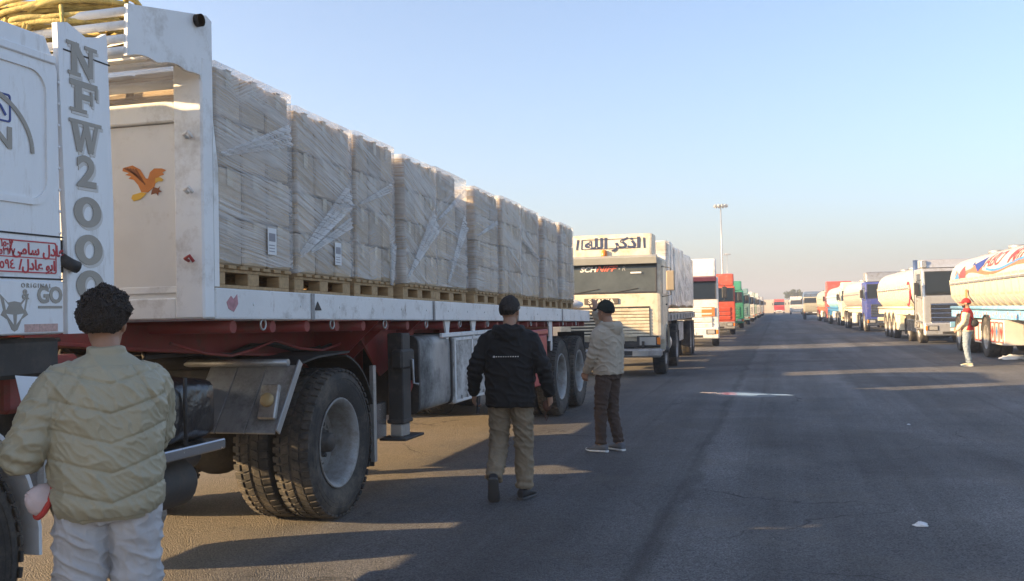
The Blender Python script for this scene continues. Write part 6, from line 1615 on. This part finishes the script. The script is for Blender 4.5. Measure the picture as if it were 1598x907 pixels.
# 3) man in the beige hoodie raising a hand
BEI = fabric('beige_fleece', (.44, .38, .30)); BRN = fabric('brown_trousers', (.075, .052, .042)); GSH = fabric('grey_knit_shoe', (.14, .145, .16))
C_loc = gnd(952, 704); C_loc.z = 0
Jc = dict(hip=.94, elL=(-.22, .06, 1.13), wrL=(-.16, .20, .93), elR=(.26, .24, 1.40), wrR=(.16, .27, 1.63), knR=(.10, .03, .50), knL=(-.10, .05, .50), anR=(.10, -.06, .09), anL=(-.11, .05, .09),
          hL=((.1, .35, -1), (.9, .1, .1), .7, -1), hR=((-.02, .05, 1), (.2, 1, .1), .12, 1), ftR=(R(-16), 0), ftL=(R(6), 0), lean=.0, hyaw=R(-12), hpitch=R(4))
PC = person(C_loc, R(66), Jc, dict(label='man in beige hoodie and dark cap raising a hand beside the flatbed rear', top=BEI, pants=BRN, shoe=GSH, sole=SOLW, cap=fabric('dark_green_cap', (.016, .022, .019)), hood=True, hem=.90, tw=1.06, td=1.1, topname='hoodie',
    arm=(.084, .07, .05), camp=.006, leg=(.10, .076, .058), seed=7.7, S=.985))

# 4) man in the red vest by the tankers
RV = fabric('red_vest_cloth', (.52, .035, .04)); CRS = fabric('cream_sleeve', (.62, .52, .38)); JEA = fabric('pale_jeans', (.24, .29, .34)); YSH = fabric('yellowish_white_shoe', (.62, .56, .38))
D_loc = gnd(1511, 571.5); D_loc.z = 0
Jd = dict(hip=.93, elL=(-.24, .03, 1.15), wrL=(-.19, .20, .96), elR=(.24, .06, 1.14), wrR=(.14, .24, 1.02), knR=(.10, .04, .50), knL=(-.10, .02, .50), anR=(.10, .0, .09), anL=(-.10, -.05, .09),
          hL=((.2, .7, -.5), (.7, .1, -.4), .6, -1), hR=((-.5, .7, -.3), (-.3, .1, -.8), .6, 1), ftR=(R(-10), 0), ftL=(R(8), 0), lean=-.02, hyaw=R(8), hpitch=R(0))
PD = person(D_loc, R(72), Jd, dict(label='man in red vest and red cap standing before the lettered tank trailer', top=RV, sleeve=CRS, vest=True, pants=JEA, shoe=YSH, sole=SOLW, cap=fabric('red_cap_cloth', (.50, .03, .035)), hem=.90, topname='vest', beard=True,
    arm=(.08, .068, .05), camp=.005, leg=(.102, .082, .062), seed=2.2, voxel=.01, bvox=.009, S=.985))
bgp = loc2w(PD[0], (-.1, -.20, 1.12)); m = MB(); m.blob(bgp, (.10, .07, .10), 14, 9)
m.tube([loc2w(PD[0], v) for v in ((-.12, -.17, 1.2), (-.2, -.05, 1.36), (-.10, .10, 1.44), (.10, .17, 1.25))], .014, 6)
single(m, 'shoulder_bag', SHBL, bgp, 'small black shoulder bag on the back of the man in red vest', 'bag')

# ------------------------------------------------------------------ litter
PLS = pm('crumpled_plastic', (.72, .74, .76), .25, var=.1, bump=.4, bscale=30)
def crumple(p, r, h, label, seed, ang=0.0, name='plastic_litter'):
    m = MB(); rr = []
    for i in range(8):
        ph = R(4+88*i/7); ring = []
        for k in range(22):
            a = 2*math.pi*k/22; q = 1+.5*noise.noise((math.cos(a)*1.7+seed, math.sin(a)*1.7, ph*2))+.25*noise.noise((math.cos(a)*5, math.sin(a)*5, ph*5+seed))
            v = Vector((r[0]*q*math.sin(ph)*math.cos(a), r[1]*q*math.sin(ph)*math.sin(a), 0)); v.rotate(Euler((0, 0, ang)))
            ring.append(p+v+Vector((0, 0, max(.002, h*math.cos(ph)*(1+.6*noise.noise((a*2, ph*4, seed)))))))
        rr.append(ring)
    m.rings(rr, True, True); single(m, name, PLS, p, label, 'litter')
crumple(gnd(1437, 821), (.05, .04), .03, 'crushed scrap of white plastic alone on the bare asphalt', 2.0)
crumple(gnd(1582, 561), (.34, .22), .12, 'crumpled clear plastic sheet on the ground beside the tank trailer', 5.0)
crumple(gnd(1418, 663), (.025, .02), .012, 'tiny pale scrap on the asphalt between tankers and walking man', 9.0)
# ------------------------------------------------------------------ hazy air of the yard
hz = MB(); hz.box(-1600, 1600, -1600, 1600, -1.0, 31, 0)
hm_ = bpy.data.materials.new('haze_air'); hm_.use_nodes = True; nt = hm_.node_tree
nt.nodes.remove(nt.nodes['Principled BSDF'])
pv = nt.nodes.new('ShaderNodeVolumePrincipled'); pv.inputs['Color'].default_value = (.88, .90, .93, 1); pv.inputs['Density'].default_value = .0017; pv.inputs['Anisotropy'].default_value = .3
nt.links.new(pv.outputs[0], nt.nodes['Material Output'].inputs['Volume'])
hz = hz.build('haze', hm_); tag(hz, kind='stuff')
